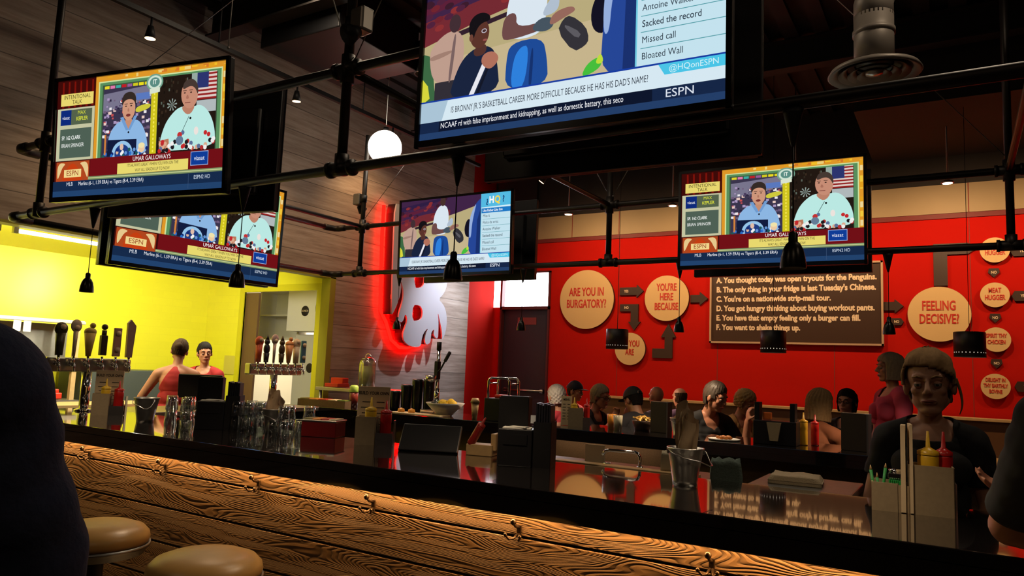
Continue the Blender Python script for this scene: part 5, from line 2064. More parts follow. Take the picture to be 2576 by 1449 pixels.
for k, (x, y, h, lb) in enumerate(((-4.96, 5.86, .19, 'shortest black shaker tin, leftmost of its row'), (-4.83, 5.88, .26, 'second black shaker tin from the left'), (-4.72, 5.92, .32, 'tallest black shaker tin beside the citrus press'), (-4.60, 5.95, .33, 'black shaker tin partly behind the citrus press'))):
    m_ = MB()
    m_.lathe([(0, 0), (.045, 0), (.05, .01), (.058, h * .92), (.055, h), (0, h)], 28)
    o = m_.build('shaker_tin', mat('black_tin', (.012, .012, .014), .3, metal=.4))
    o.location = (x, y, CZ)
    tag(o, lb, 'shaker', 'black shaker tins on the far counter')
m_ = MB()
m_.prism([(-.10, 0), (.09, 0), (.09, .13), (.0, .13)], .14, Matrix.Translation((-5.16, 5.85, CZ)) @ RX90)
tag(m_.build('card_reader', M_PLASTIC), 'black wedge shaped card terminal left of the shaker tins', 'terminal')
m_ = MB()
m_.cyl((-5.42, 5.74, CZ), (-5.42, 5.74, CZ + .16), .045, 20)
o = m_.build('sauce_jar', mat('dark_red_sauce', (.22, .03, .02), .25))
tag(o, 'dark red sauce jar with a lime green lid before the lemonade jar', 'jar')
m_ = MB()
m_.lathe([(.05, .155), (.052, .165), (.045, .21), (.03, .225), (0, .228)], 20, (-5.42, 5.74, CZ))
m_.build('jar_lid', M_LIME, o)
m_ = MB()
m_.cyl((-5.28, 5.78, CZ), (-5.28, 5.78, CZ + .17), .04, 20)
m_.cyl((-5.28, 5.78, CZ + .17), (-5.28, 5.78, CZ + .19), .043, 20)
tag(m_.build('white_jar', M_WHITE), 'white jar right of the lime green lid', 'jar')
t = thing('garnish_tray', 'long dark garnish tray on the far counter behind the glasses', 'tray', (-5.70, 5.62, CZ), R(8))
m_ = MB()
open_box(m_, -.30, .30, -.08, .08, .06)
m_.build('tray_body', M_PANEL, t)
for k in range(5):
    m_ = MB()
    m_.box((-.24 + k * .12, 0, .045), (.10, .13, .05), bevel=.008)
    m_.build('garnish_cup', [mat('garnish_olive', (.20, .17, .04), .5), mat('garnish_orange', (.75, .30, .05), .5), mat('garnish_cherry', (.4, .02, .02), .4), mat('garnish_cream', (.6, .5, .3), .5), mat('lime_peel', (.10, .20, .03), .4)][k], t)

t = thing('glass_rack', 'chrome tube rack right of the fruit bowl', 'rack', (-3.50, 5.62, CZ))
m_ = MB()
for y in (-.08, .08):
    m_.tube([(-.11, y, 0), (-.11, y, .35), (-.10, y, .37), (-.08, y, .38), (.08, y, .38), (.10, y, .37), (.11, y, .35), (.11, y, 0)], .011, 10)
for x in (-.11, .11):
    m_.cyl((x, -.08, .33), (x, .08, .33), .008, 8)
m_.build('tube_frame', M_CHROME, t)
m_ = MB()
m_.box((0, 0, .10), (.26, .22, .2), bevel=.006)
o = m_.build('black_bin', M_PLASTIC, t)
m_ = MB()
m_.box((.0, 0, .215), (.13, .10, .03), bevel=.008)
m_.build('red_insert', mat('red_plastic', (.6, .03, .01), .4), t)
m_ = MB()
m_.cone((-3.72, 5.50, CZ), (-3.72, 5.50, CZ + .15), .022, .036, 18)
m_.cone((-3.72, 5.50, CZ + .15), (-3.72, 5.50, CZ + .19), .045, .03, 18)
tag(m_.build('paper_cup', M_TRIM), 'tan paper cup left of the black bin under the chrome rack', 'cup')

# small caddy on the far counter
t = thing('condiment_caddy', 'small chipboard caddy on the far counter before the white haired man', 'caddy', (-2.83, 5.72, CZ), R(25), 'condiment caddies on the bars')
m_ = MB()
open_box(m_, -.05, .07, -.055, .055, .155)
m_.build('bottle_box', M_CARD, t)
m_ = MB()
open_box(m_, .075, .13, -.055, .055, .08, .004)
m_.build('steel_tray', M_STEEL, t)
menu((-2.90, 5.70, CZ + .002), R(20), .09, .25, .02, 'white topped menu card in the far counter caddy', True, 'MENU')
bottle((-2.83, 5.71, CZ + .008), M_MUSTARD, 'yellow mustard bottle in the far counter caddy', BOT, .18, .028)
bottle((-2.735, 5.76, CZ + .006), M_KETCHUP, 'red ketchup bottle in the far counter caddy', BOT, .18, .026)
m_ = MB()
m_.box((-3.02, 5.60, CZ + .03), (.09, .05, .05), rz=.4, bevel=.003)
tag(m_.build('receipt_pad', M_WHITEP), 'white receipt pad left of the far counter caddy', 'pad')
for k, (x, y, lb) in enumerate(((-2.52, 5.80, 'amber lit drink glass left of the food basket'), (-2.42, 5.70, 'pale drink glass left of the food basket'))):
    m_ = MB()
    m_.lathe([(0, 0), (.032, 0), (.04, .12), (0, .12)], 20)
    o = m_.build('drink_glass', [mat('amber_lit_drink', (.75, .30, .04), .15), mat('pale_drink', (.55, .50, .35), .15)][k])  # the first drink's colour carries the amber light falling on it
    o.location = (x, y, CZ)
    tag(o, lb, 'glass', 'drinks on the far counter')
t = thing('food_basket', 'dark food basket heaped with fries before the man in the black cap', 'basket', (-2.27, 5.86, CZ))
m_ = MB()
m_.lathe([(0, 0), (.06, 0), (.085, .08), (.082, .082), (.056, .01), (0, .01)], 24)
m_.build('basket_shell', M_BROWN, t)
m_ = MB()
rnd = random.Random(2)
for k in range(26):
    a = rnd.random() * 6.3
    r_ = rnd.random() * .06
    m_.box((r_ * math.cos(a), r_ * math.sin(a), .085 + rnd.random() * .03), (.06, .010, .010), rot=Euler((rnd.uniform(-.6, .6), rnd.uniform(-.6, .6), a)))
o = m_.build('fries', mat('golden_fries', (.80, .50, .12), .6), t)
o['kind'] = 'stuff'
M_MENUST = mat('dark_menu_board', (.035, .022, .016), .6)
for k, (x, y, w_, h_, lb) in enumerate(((-2.10, 5.80, .15, .25, 'dark upright menu board on the far counter before the bald men'), (-.63, 5.66, .17, .26, 'dark upright menu board on the far counter left of the standing woman'))):
    t = thing('menu_board', lb, 'menu', (x, y, CZ), R(-12), 'dark menu boards on the far counter')
    m_ = MB()
    m_.box((0, 0, h_ / 2), (w_, .03, h_), bevel=.003)
    m_.build('board', M_MENUST, t)
    m_ = MB()
    m_.box((w_ / 2 + .006, .02, h_ / 2), (.012, .07, h_))
    m_.build('side_leaf', mat('grey_menu_edge', (.10, .085, .09), .6), t)
bucket((-1.85, 5.56, CZ), 'steel bucket of napkins on the far counter behind the largest bucket', .95, M_STEEL, (8, 'pale napkins in the far counter bucket'), .10)
t = thing('napkin_dispenser', 'black dispenser with two uprights and a tan cone on the far counter', 'dispenser', (-1.15, 5.66, CZ))
m_ = MB()
m_.box((0, 0, .085), (.30, .16, .17), bevel=.005)
m_.build('body', M_PLASTIC, t)
for x in (-.135, .115):
    m_ = MB()
    m_.box((x, .02, .15), (.035, .10, .30), bevel=.003)
    m_.build('upright', M_BLACK, t)
m_ = MB()
m_.prism([(-.028, 0), (.028, 0), (.05, .13), (-.05, .13)], .02, Matrix.Translation((0, -.081, .03)) @ RX90)
m_.build('tan_cone', M_CARD, t)
m_ = MB()
m_.box((-.07, .03, .20), (.055, .05, .05), bevel=.004)
m_.build('orange_packet', mat('orange_packet', (.75, .16, .02), .5), t)
bottle((-.985, 5.78, CZ), mat('amber_lit_mustard', (.80, .42, .03), .3), 'amber lit mustard bottle left of the woman with the blond bob', BOT, .18, .03)  # mustard plastic shifted to orange, the warm light put into its colour
bottle((-.915, 5.84, CZ), M_KETCHUP, 'red ketchup bottle left of the woman with the blond bob', BOT, .17, .028)
m_ = MB()
m_.lathe([(0, 0), (.11, 0), (.12, .012), (.10, .01), (0, .006)], 32)
o = m_.build('plate', M_WHITEP)
o.location = (-1.52, 5.62, CZ)
tag(o, 'plate of food under the hands of the man in the black shirt', 'plate')
rnd = random.Random(4)
m_ = MB()
for k in range(14):
    a = rnd.random() * 6.3
    r_ = rnd.random() * .07
    m_.ball((r_ * math.cos(a), r_ * math.sin(a), .022), (.02, .012, .012), 8)
o2 = m_.build('food', mat('orange_food', (.75, .25, .04), .5), o)
o2['kind'] = 'stuff'

# ------------------------------------------------------------------ booth along the red wall and tables under the drum lamps
t = thing('booth_bench', 'brown booth bench running along the foot of the red wall', 'bench', (-1.0, 10.2, 0))
m_ = MB()
m_.box((0, .16, .80), (7.6, .12, .76), bevel=.02)
m_.build('backrest', mat('brown_leather', (.12, .055, .022), .45), t)
m_ = MB()
m_.box((0, .14, 1.165), (7.6, .18, .035), bevel=.004)
m_.build('top_rail', M_TRIM, t)
m_ = MB()
m_.box((0, -.14, .40), (7.6, .52, .12), bevel=.02)
m_.build('seat', mat('brown_leather', (.12, .055, .022), .45), t)
m_ = MB()
m_.box((0, -.1, .17), (7.6, .44, .34))
m_.build('plinth', M_BLACK, t)
for x, lb in ((-3.69, 'dark dining table under the left drum lamp'), (-1.785, 'dark dining table under the middle drum lamp'), (.10, 'dark dining table under the right drum lamp')):
    t = thing('dining_table', lb, 'table', (x, 8.9, 0), 0, 'dining tables before the booth')
    m_ = MB()
    m_.box((0, 0, .735), (.8, 1.3, .035), bevel=.004)
    m_.build('tabletop', mat('dark_table_wood', (.10, .05, .025), .25), t)
    m_ = MB()
    m_.lathe([(0, .715), (.12, .715), (.12, .70), (.04, .68), (.04, .03), (.25, .015), (.26, 0), (0, 0)], 24)
    m_.build('pedestal', M_BLACK, t)
# ------------------------------------------------------------------ people
def _q(d):
    return Vector(d).normalized()


class Body:
    """collects overlapping closed solids with a label each, then fuses them into one continuous skin"""
    def __init__(self):
        self.mb = MB()
        self.seg = []

    def cap(self, lab, a, b, r0, r1, n=14):
        a, b = Vector(a), Vector(b)
        if (b - a).length > 1e-5:
            self.mb.cone(a, b, r0, r1, n)
        self.mb.ball(a, r0, n)
        self.mb.ball(b, r1, n)
        self.seg.append((lab, a, b, r0, r1, None))

    def ell(self, lab, c, r, rot=None, n=18):
        self.mb.ball(c, r, n, rot)
        self.seg.append((lab, Vector(c), Vector(c), min(r), min(r), (tuple(r), np.array(rot) if rot else np.eye(3))))

    def fuse(self, voxel, smooth=4):
        me = bpy.data.meshes.new('body')
        self.mb.bm.to_mesh(me)
        self.mb.bm.free()
        o = bpy.data.objects.new('tmp', me)
        col.objects.link(o)
        m = o.modifiers.new('r', 'REMESH')
        m.mode = 'VOXEL'
        m.voxel_size = voxel
        s = o.modifiers.new('s', 'SMOOTH')
        s.factor = 0.5
        s.iterations = smooth
        bpy.context.view_layer.update()
        out = bpy.data.meshes.new_from_object(o.evaluated_get(bpy.context.evaluated_depsgraph_get()))
        bpy.data.objects.remove(o)
        bpy.data.meshes.remove(me)
        out.materials.clear()
        for p in out.polygons:
            p.use_smooth = True
        return out


def labels(co, segs):
    best = np.full(len(co), 1e9)
    lab = np.zeros(len(co), int)
    tt = np.zeros(len(co))
    for i, (l, a, b, r0, r1, el) in enumerate(segs):
        a_, b_ = np.array(a), np.array(b)
        d = b_ - a_
        L2 = max(d @ d, 1e-9)
        t = np.clip(((co - a_) @ d) / L2, 0, 1)
        dist = np.linalg.norm(co - (a_ + t[:, None] * d), axis=1) - (r0 + (r1 - r0) * t)
        if el is not None:
            q = ((co - a_) @ el[1]) / np.array(el[0])
            dist = (np.linalg.norm(q, axis=1) - 1) * min(el[0])
        k = dist < best
        best[k], lab[k], tt[k] = dist[k], i, t[k]
    return np.array([segs[i][0] for i in lab]), tt


def garment(name, me, keep, off, m, parent, seed=0, fold=0.004, thick=0.004):
    """a shell lifted off the skin over the kept region"""
    n = len(me.vertices)
    co = np.empty(n * 3)
    me.vertices.foreach_get('co', co)
    co = co.reshape(-1, 3)
    no = np.empty(n * 3)
    me.vertices.foreach_get('normal', no)
    no = no.reshape(-1, 3)
    w_ = fold * (np.sin(co[:, 2] * 38 + co[:, 0] * 21 + seed) * np.sin(co[:, 0] * 26 - co[:, 1] * 33 + seed * 2) + .5 * np.sin(co[:, 2] * 71 - co[:, 1] * 40))
    offv = off(co) if callable(off) else off
    nc = co + no * (offv + w_)[:, None]
    idx = np.full(n, -1)
    faces = []
    verts = []
    for p in me.polygons:
        vs = list(p.vertices)
        if all(keep[v] for v in vs):
            f = []
            for v in vs:
                if idx[v] < 0:
                    idx[v] = len(verts)
                    verts.append(tuple(nc[v]))
                f.append(int(idx[v]))
            faces.append(f)
    if not faces:
        return None
    cnt = {}
    for f in faces:
        for i in range(len(f)):
            e = (min(f[i - 1], f[i]), max(f[i - 1], f[i]))
            cnt[e] = cnt.get(e, 0) + 1
    nb = {}
    for (i, j), c in cnt.items():
        if c == 1:
            nb.setdefault(i, []).append(j)
            nb.setdefault(j, []).append(i)
    vv = [Vector(v) for v in verts]
    for _ in range(14):                      # even out the hems
        new = {i: (vv[i] + sum((vv[j] for j in js), Vector()) / len(js)) / 2 for i, js in nb.items() if len(js) == 2}
        for i, q in new.items():
            vv[i] = q
    verts = [tuple(v) for v in vv]
    g = bpy.data.meshes.new(name)
    g.from_pydata(verts, [], faces)
    g.materials.append(m)
    for p in g.polygons:
        p.use_smooth = True
    o = link(name, g, parent)
    s = o.modifiers.new('thickness', 'SOLIDIFY')
    s.thickness = thick
    s.offset = 1
    return o


SKIN = {
    'fair': mat('skin_fair', (.50, .26, .17), .5, noise=.06, nscale=18),
    'tan': mat('skin_tan', (.40, .19, .11), .5, noise=.06, nscale=18),
    'ruddy': mat('skin_ruddy', (.46, .20, .12), .5, noise=.06, nscale=18),
}
M_EYE = mat('eye_white', (.26, .24, .22), .35)
M_IRIS = mat('eye_iris', (.03, .025, .02), .2)
M_LIP = mat('lips', (.32, .09, .07), .45)


def head(B, hc, Rm, s=1.0):
    def P(x, y, z):
        return hc + Rm @ (Vector((x, y, z)) * s)
    e = lambda lab, c, r: B.ell(lab, P(*c), [q * s for q in r], Rm)
    e('head', (0, -.010, .028), (.074, .092, .088))
    e('head', (0, .022, -.040), (.058, .062, .074))
    e('head', (0, .058, -.092), (.026, .024, .022))
    B.cap('head', P(-.034, .070, .026), P(.034, .070, .026), .017 * s, .017 * s)
    for k in (-1, 1):
        e('head', (k * .038, .054, -.022), (.020, .023, .020))
        e('head', (k * .077, -.006, -.012), (.011, .020, .031))
        B.cap('head', P(k * .046, .0, -.062), P(k * .018, .055, -.096), .017 * s, .015 * s)
    B.cap('head', P(0, .086, .014), P(0, .106, -.024), .0080 * s, .0115 * s)
    for k in (-1, 1):
        e('head', (k * .010, .096, -.030), (.009, .010, .008))
    B.cap('head', P(-.018, .080, -.062), P(.018, .080, -.062), .0095 * s, .0095 * s)
    return P


def hand(B, w_, fd, side_v, palm_v, curl, s=1.0):
    """w_ wrist, fd finger direction, side_v towards the thumb, palm_v the way the palm looks"""
    fd, side_v, palm_v = _q(fd), _q(side_v), _q(palm_v)
    c = w_ + fd * .045 * s
    Rm = Matrix((side_v, fd, palm_v)).transposed()
    B.ell('hand', c, (.040 * s, .050 * s, .017 * s), Rm)
    for k, (o, ln) in enumerate(((.028, .070), (.010, .080), (-.009, .075), (-.026, .058))):
        a = w_ + fd * .082 * s + side_v * o * s
        d1 = (fd * math.cos(curl * .6) + palm_v * math.sin(curl * .6)).normalized()
        d2 = (fd * math.cos(curl * 1.5) + palm_v * math.sin(curl * 1.5)).normalized()
        d3 = (fd * math.cos(curl * 2.2) + palm_v * math.sin(curl * 2.2)).normalized()
        b = a + d1 * ln * .45 * s
        c2 = b + d2 * ln * .32 * s
        e = c2 + d3 * ln * .25 * s
        B.cap('hand', a, b, .0092 * s, .0085 * s, 10)
        B.cap('hand', b, c2, .0085 * s, .0078 * s, 10)
        B.cap('hand', c2, e, .0078 * s, .0068 * s, 10)
    a = w_ + fd * .025 * s + side_v * .030 * s
    d1 = (fd * .6 + side_v * .75 + palm_v * .35 * (1 + curl)).normalized()
    b = a + d1 * .040 * s
    d2 = (fd * .9 + side_v * .25 + palm_v * .5 * (1 + curl)).normalized()
    B.cap('hand', a, b, .012 * s, .010 * s, 10)
    B.cap('hand', b, b + d2 * .034 * s, .010 * s, .008 * s, 10)


def hair_shell(name, P, Rm, hc, m, parent, s=1.0, length=.07, face=1.05, hairline=.055, vol=1.0, taper=.85, amp=.004, freq=30, seed=0, top_bald=None, curly=0.0, side=None, part=0.0):
    """cap of hair: a dome that falls to -length behind and beside the face; the face side stays open below the hairline"""
    rnd = random.Random(seed)
    nu, nv = 72, 40
    ph = [rnd.random() * 6 for _ in range(8)]
    V, F = [], []
    for j in range(nv + 1):
        t = j / nv
        for i in range(nu):
            az = 2 * PI * i / nu
            if t < .55:
                th = t / .55 * PI / 2
                r, z = math.sin(th), math.cos(th) * .112 + .022
            else:
                q = (t - .55) / .45
                r = 1.0 - (1 - taper) * q ** 1.5
                z = .022 - q * (length + .022)
            n = amp * (math.sin(az * freq + ph[0] + 2 * math.sin(t * 9 + ph[1])) + .6 * math.sin(az * (freq * 1.7) + ph[2] + t * 14))
            n += curly * (math.sin(az * 13 + ph[3] + t * 3) * math.sin(t * 38 + ph[4]) + rnd.uniform(-.35, .35))
            rx, ry = .083 * vol, .103 * vol
            aw = az if az <= PI else az - 2 * PI
            hug = max(0.0, min(1.0, (hairline + .040 - z) / .040)) * max(0.0, math.cos(aw * .8)) if abs(aw) < 1.9 else 0.0
            r *= 1 - .085 * hug
            x = (rx * r + n * min(1, r * 2)) * math.sin(az)
            y = (ry * r + n * min(1, r * 2)) * math.cos(az) - .010
            V.append((x + part * .01 * math.sin(az * 2), y, z + n * .5 * (1 - r)))
    for j in range(nv):
        for i in range(nu):
            az = 2 * PI * (i + .5) / nu
            if az > PI:
                az -= 2 * PI
            q = [j * nu + i, j * nu + (i + 1) % nu, (j + 1) * nu + (i + 1) % nu, (j + 1) * nu + i]
            zc = sum(V[k][2] for k in q) / 4
            hl = hairline - .025 * (abs(az) / face) ** 2 + part * .018 * az
            if abs(az) < face and zc < hl:
                continue
            if side is not None and abs(az) < side and zc < -.004:
                continue
            if top_bald is not None and (zc > top_bald or (abs(az) < 1.5 and zc > top_bald - .05)):
                continue
            F.append(q)
    g = bpy.data.meshes.new(name)
    g.from_pydata([tuple(P(*v)) for v in V], [], F)
    g.materials.append(m)
    for p in g.polygons:
        p.use_smooth = True
    o = link(name, g, parent)
    sd = o.modifiers.new('thickness', 'SOLIDIFY')
    sd.thickness = .006
    sd.offset = -1
    return o


def smooth3(pts, k=2):
    for _ in range(k):
        o = [pts[0]]
        for a, b in zip(pts, pts[1:]):
            o.append(tuple(a[i] * .75 + b[i] * .25 for i in range(3)))
            o.append(tuple(a[i] * .25 + b[i] * .75 for i in range(3)))
        o.append(pts[-1])
        pts = o
    return pts


def smooth_r(r, k=2):
    return [q[0] for q in smooth3([(x, 0, 0) for x in r], k)]


def person(label, head_at, face_deg, spec):
    """head_at: world centre of the head; face_deg: heading, 0 = towards +Y, 180 = towards the camera side"""
    rz = R(face_deg)
    s = spec.get('s', 1.0)
    seated = spec.get('seated', False)
    lean = R(spec.get('lean', 0))
    yaw, pit, roll = (R(a) for a in spec.get('head', (0, 0, 0)))
    B = Body()
    # torso frame: local x right, y forward; lean tips the spine forward about the pelvis
    T = Matrix.Rotation(-lean, 3, 'X')
    pel = Vector((0, 0, 0))
    up = lambda x, y, z: pel + T @ (Vector((x, y, z)) * s)
    hd = spec.get('headoff', (0, .02, .665))
    hc = up(*hd)
    fem = spec.get('fem', False)
    sw = (.168 if fem else .190) * spec.get('wide', 1.0)
    bulk = spec.get('bulk', 1.0)
    B.ell('torso', up(0, 0, .02), (.165 * s * bulk, .115 * s * bulk, .12 * s))
    B.ell('torso', up(0, .005, .17), (.140 * s * bulk, .105 * s * bulk, .13 * s))
    B.ell('torso', up(0, 0, .33), (.158 * s * bulk * sw / .19, .112 * s * bulk, .16 * s))
    B.ell('torso', up(0, -.01, .41), (.150 * s * sw / .19, .095 * s, .09 * s))
    if fem:
        for k in (-1, 1):
            B.ell('torso', up(k * .07, .085, .31), (.068 * s, .060 * s, .065 * s))
    B.cap('neck', up(0, -.015, .44), hc + (up(0, -.01, .0) - up(0, 0, .045)), (.058 if not fem else .050) * s, (.052 if not fem else .046) * s)
    for k in (-1, 1):
        B.cap('torso', up(k * .03, -.015, .475), up(k * sw * .9, -.005, .425), .050 * s, .055 * s)
    # head
    Rm = T @ Matrix.Rotation(lean * .8, 3, 'X') @ Matrix.Rotation(-yaw, 3, 'Z') @ Matrix.Rotation(-pit, 3, 'X') @ Matrix.Rotation(roll, 3, 'Y')
    s0 = s
    s = s * spec.get('hs', 1.0)
    P = head(B, hc, Rm, s)
    s = s0
    # arms
    for k, key in ((-1, 'L'), (1, 'R')):
        a = spec.get('arm' + key, ((k * .22, .05, -1), (k * .05, .35, -1)))
        sh = up(k * sw, 0, .415)
        el = sh + _q(a[0]) * .285 * s
        wr = el + _q(a[1]) * .255 * s
        if 'reach' + key in spec:                # elbow and wrist given as places in the room
            Mi = (Matrix.Translation(Vector(head_at)) @ Matrix.Rotation(rz, 4, 'Z') @ Matrix.Translation(-hc)).inverted()
            we, ww, wf, wt = spec['reach' + key]
            el, wr = Mi @ Vector(we), Mi @ Vector(ww)
            a = (0, 0, Mi.to_3x3() @ Vector(wf), Mi.to_3x3() @ Vector(wt))
        ab = spec.get('armr', 1.0)
        B.cap('uarm' + key, sh, el, .056 * s * ab, .041 * s * ab)
        B.cap('farm' + key, el, wr, .041 * s * ab, .027 * s * ab)
        fd = _q(a[2]) if len(a) > 2 else _q(a[1])
        th_ = Vector(a[3]) if len(a) > 3 else Vector((-k * .3, 1, .2))
        th_ = (th_ - fd * th_.dot(fd)).normalized()
        pv = fd.cross(th_) * (1 if k < 0 else -1)
        if len(a) > 4 and a[4] < 0:
            pv = -pv
        hand(B, wr, fd, th_, pv, spec.get('curl', .5), s)
    # legs
    for k in (-1, 1):
        hip = Vector((k * .09 * s, 0, -.03 * s))
        if seated:
            drop = spec.get('shin', .43)
            kn = hip + Vector((k * .03, .36 * s, .0))
            an = kn + Vector((0, .03, -drop * s))
        else:
            kn = hip + Vector((k * .01, .03, -.43 * s))
            an = kn + Vector((0, -.03, -.42 * s))
        B.cap('thigh', hip, kn, .088 * s * bulk, .058 * s)
        B.cap('calf', kn, an, .056 * s, .036 * s)
        B.cap('foot', an + Vector((0, -.03, -.045 * s)), an + Vector((k * .02, .15 * s, -.055 * s)), .034 * s, .027 * s)
    me = B.fuse(spec.get('voxel', .0085), spec.get('smooth', 4))
    # put the head where it belongs
    M0 = Matrix.Translation(Vector(head_at)) @ Matrix.Rotation(rz, 4, 'Z') @ Matrix.Translation(-hc)
    body = link('person', me)
    body.matrix_world = M0
    tag(body, label, 'person')
    me.materials.append(SKIN[spec.get('skin', 'fair')])
    n = len(me.vertices)
    co = np.empty(n * 3)
    me.vertices.foreach_get('co', co)
    co = co.reshape(-1, 3)
    lab, tt = labels(co, B.seg)
    # shirt
    sl = spec.get('sleeve', .5)
    Ti = np.array(T.transposed())
    loc = co @ Ti.T / s                      # torso coordinates
    keep = (lab == 'torso') & (loc[:, 2] > -.06)
    neck = spec.get('neckline', .012)
    nd = np.sqrt((loc[:, 0] / 1.15) ** 2 + (loc[:, 1] - .025) ** 2)
    keep |= ((lab == 'neck') & (loc[:, 2] < .455))
    keep &= ~((loc[:, 2] > .435 - neck) & (nd < .058 + neck))
    if spec.get('vneck'):
        keep &= ~((loc[:, 1] > .02) & (loc[:, 2] > .40) & (np.abs(loc[:, 0]) < (loc[:, 2] - .40) * .6))
    for key in 'LR':
        if sl > 0:
            keep |= (lab == 'uarm' + key) & (tt <= min(1, sl))
        if sl > 1:
            keep |= (lab == 'farm' + key) & (tt <= sl - 1)
    if spec.get('tank'):
        ax = np.abs(loc[:, 0])
        keep &= ~((loc[:, 2] > .28) & (ax > .135 - (loc[:, 2] - .28) * .55))
    g = garment(spec.get('top', 'shirt'), me, keep, spec.get('off', .010), spec['cloth'], body, spec.get('seed', 1), spec.get('fold', .003))
    kp = (((lab == 'thigh') | (lab == 'calf')) | ((lab == 'torso') & (loc[:, 2] < .05)))
    garment('trousers', me, kp, .009, spec.get('pants', mat('dark_denim', (.012, .014, .022), .8)), body, 3)
    garment('shoes', me, lab == 'foot', .006, mat('dark_shoe', (.01, .009, .008), .5), body, 5, .0)
    s = s * spec.get('hs', 1.0)
    # face parts
    if spec.get('eyes', True):
        for k in (-1, 1):
            m_ = MB()
            m_.ball(P(k * .031, .0745, .000), .0118 * s, 14)
            ey = m_.build('eye', M_EYE, body)
            m_ = MB()
            m_.ball(P(k * .031, .0805, -.0010), .0068 * s, 12)
            m_.build('iris', M_IRIS, ey)
            m_ = MB()
            def lid(tb, k=k):
                bmesh.ops.create_uvsphere(tb, u_segments=16, v_segments=12, radius=1)
                bmesh.ops.delete(tb, geom=[v for v in tb.verts if -.50 < v.co.z < .12 and v.co.y > -.3], context='VERTS')
                bmesh.ops.transform(tb, matrix=Matrix.Translation(P(k * .031, .0745, .000)) @ Rm.to_4x4() @ Matrix.Diagonal((.0142 * s, .0135 * s, .0130 * s, 1)), verts=tb.verts)
            m_._add(lid, smooth=True)
            m_.build('eyelid', SKIN[spec.get('skin', 'fair')], body)
            m_ = MB()
            m_.tube([P(k * .014, .0905, .024), P(k * .030, .0905, .030), P(k * .048, .079, .026)], [.0028 * s, .0035 * s, .002 * s], 8)
            m_.build('eyebrow', spec['hair'][0], body)
        m_ = MB()
        m_.tube([P(-.024, .0835, -.0605), P(-.010, .0905, -.058), P(0, .0915, -.0595), P(.010, .0905, -.058), P(.024, .0835, -.0605)], [.002 * s, .0045 * s, .0045 * s, .0045 * s, .002 * s], 8)
        m_.tube([P(-.022, .0825, -.063), P(0, .0885, -.0675), P(.022, .0825, -.063)], [.0015 * s, .0042 * s, .0015 * s], 8)
        m_.build('lips', M_LIP, body)
    hm, kw = spec['hair']
    if kw is not None:
        hair_shell('hair', P, Rm, hc, hm, body, s, **kw)
    if spec.get('strands'):
        # a loose lock at the temple and a tail at the nape
        for k, (pts, rr) in enumerate((
            ([(-.086, .010, .02), (-.098, .006, -.03), (-.100, .000, -.08), (-.088, -.005, -.11)], [.006, .006, .004, .002]),
            ([(.0, -.10, .0), (.01, -.125, -.04), (.03, -.12, -.11), (.05, -.09, -.16)], [.03, .034, .028, .010]))):
            m_ = MB()
            m_.tube([P(*q) for q in smooth3(pts)], smooth_r(rr), 10)
            m_.build('hair_lock', hm, body)
    if spec.get('bun'):
        m_ = MB()
        m_.ball(P(*spec['bun']), .038 * s, 14)
        m_.build('hair_bun', hm, body)
    if spec.get('cap'):
        m_ = MB()
        Rq = Rm.to_4x4()
        def fn(tb):
            bmesh.ops.create_uvsphere(tb, u_segments=28, v_segments=14, radius=1)
            bmesh.ops.delete(tb, geom=[v for v in tb.verts if v.co.z < -.06], context='VERTS')
            bmesh.ops.transform(tb, matrix=Matrix.Translation(P(0, -.008, .035)) @ Rq @ Matrix.Diagonal((.086 * s, .106 * s, .098 * s, 1)), verts=tb.verts)
        m_._add(fn, smooth=True)
        cp = m_.build('cap', spec['cap'], body)
        m_ = MB()
        m_.ball(P(0, .115, .036), (.066 * s, .062 * s, .006 * s), 18, Rm)
        m_.build('cap_brim', spec['cap'], cp)
        m_ = MB()
        m_.tube([P(-.03, -.115, .032), P(-.02, -.112, .058), P(0, -.110, .066), P(.02, -.112, .058), P(.03, -.115, .032)], .004 * s, 8)
        m_.build('cap_strap', M_DKSTEEL, cp)
    if spec.get('glasses'):
        m_ = MB()
        for k in (-1, 1):
            ring = [P(k * .032 + .024 * math.cos(a * PI / 10), .100 - .010 * abs(math.cos(a * PI / 10)) * (1 if k * math.cos(a * PI / 10) > 0 else 0), .002 + .018 * math.sin(a * PI / 10)) for a in range(20)]
            m_.tube(ring, .0022 * s, 6, closed=True)
            m_.tube([P(k * .056, .088, .006), P(k * .080, .02, .004), P(k * .080, -.02, -.004)], .002 * s, 6)
        m_.tube([P(-.008, .101, .006), P(0, .104, .008), P(.008, .101, .006)], .002 * s, 6)
        m_.build('glasses', M_BLACK, body)
    if spec.get('beard'):
        pass
    return body, P, Rm


H_BLOND = mat('hair_dark_blond', (.30, .18, .08), .75, spec=.15, noise=.35, nscale=60)
H_GREYB = mat('hair_grey_blond', (.36, .27, .17), .75, spec=.15, noise=.3, nscale=60)
H_WHITE = mat('hair_white', (.62, .58, .55), .55, noise=.2, nscale=60)
H_BROWN = mat('hair_brown', (.055, .030, .016), .75, spec=.15, noise=.35, nscale=60)
H_BLACK = mat('hair_black', (.014, .010, .009), .75, spec=.15, noise=.3, nscale=60)
C_BLACK = mat('black_jersey', (.008, .008, .009), .85)
C_NAVY = mat('navy_fleece', (.018, .026, .062), .95, noise=.3, nscale=50, bump=.3)
C_RED = mat('red_tank_cotton', (.36, .010, .014), .8)
C_RED2 = mat('red_polo_cotton', (.42, .03, .05), .8)
C_PINK = mat('pink_cotton', (.55, .06, .12), .85)
C_RUST = mat('rust_cotton', (.22, .065, .022), .85)
C_CHAR = mat('charcoal_cotton', (.030, .033, .036), .95, noise=.2, nscale=90)
C_HOOD = mat('dark_hoodie', (.018, .016, .020), .9)
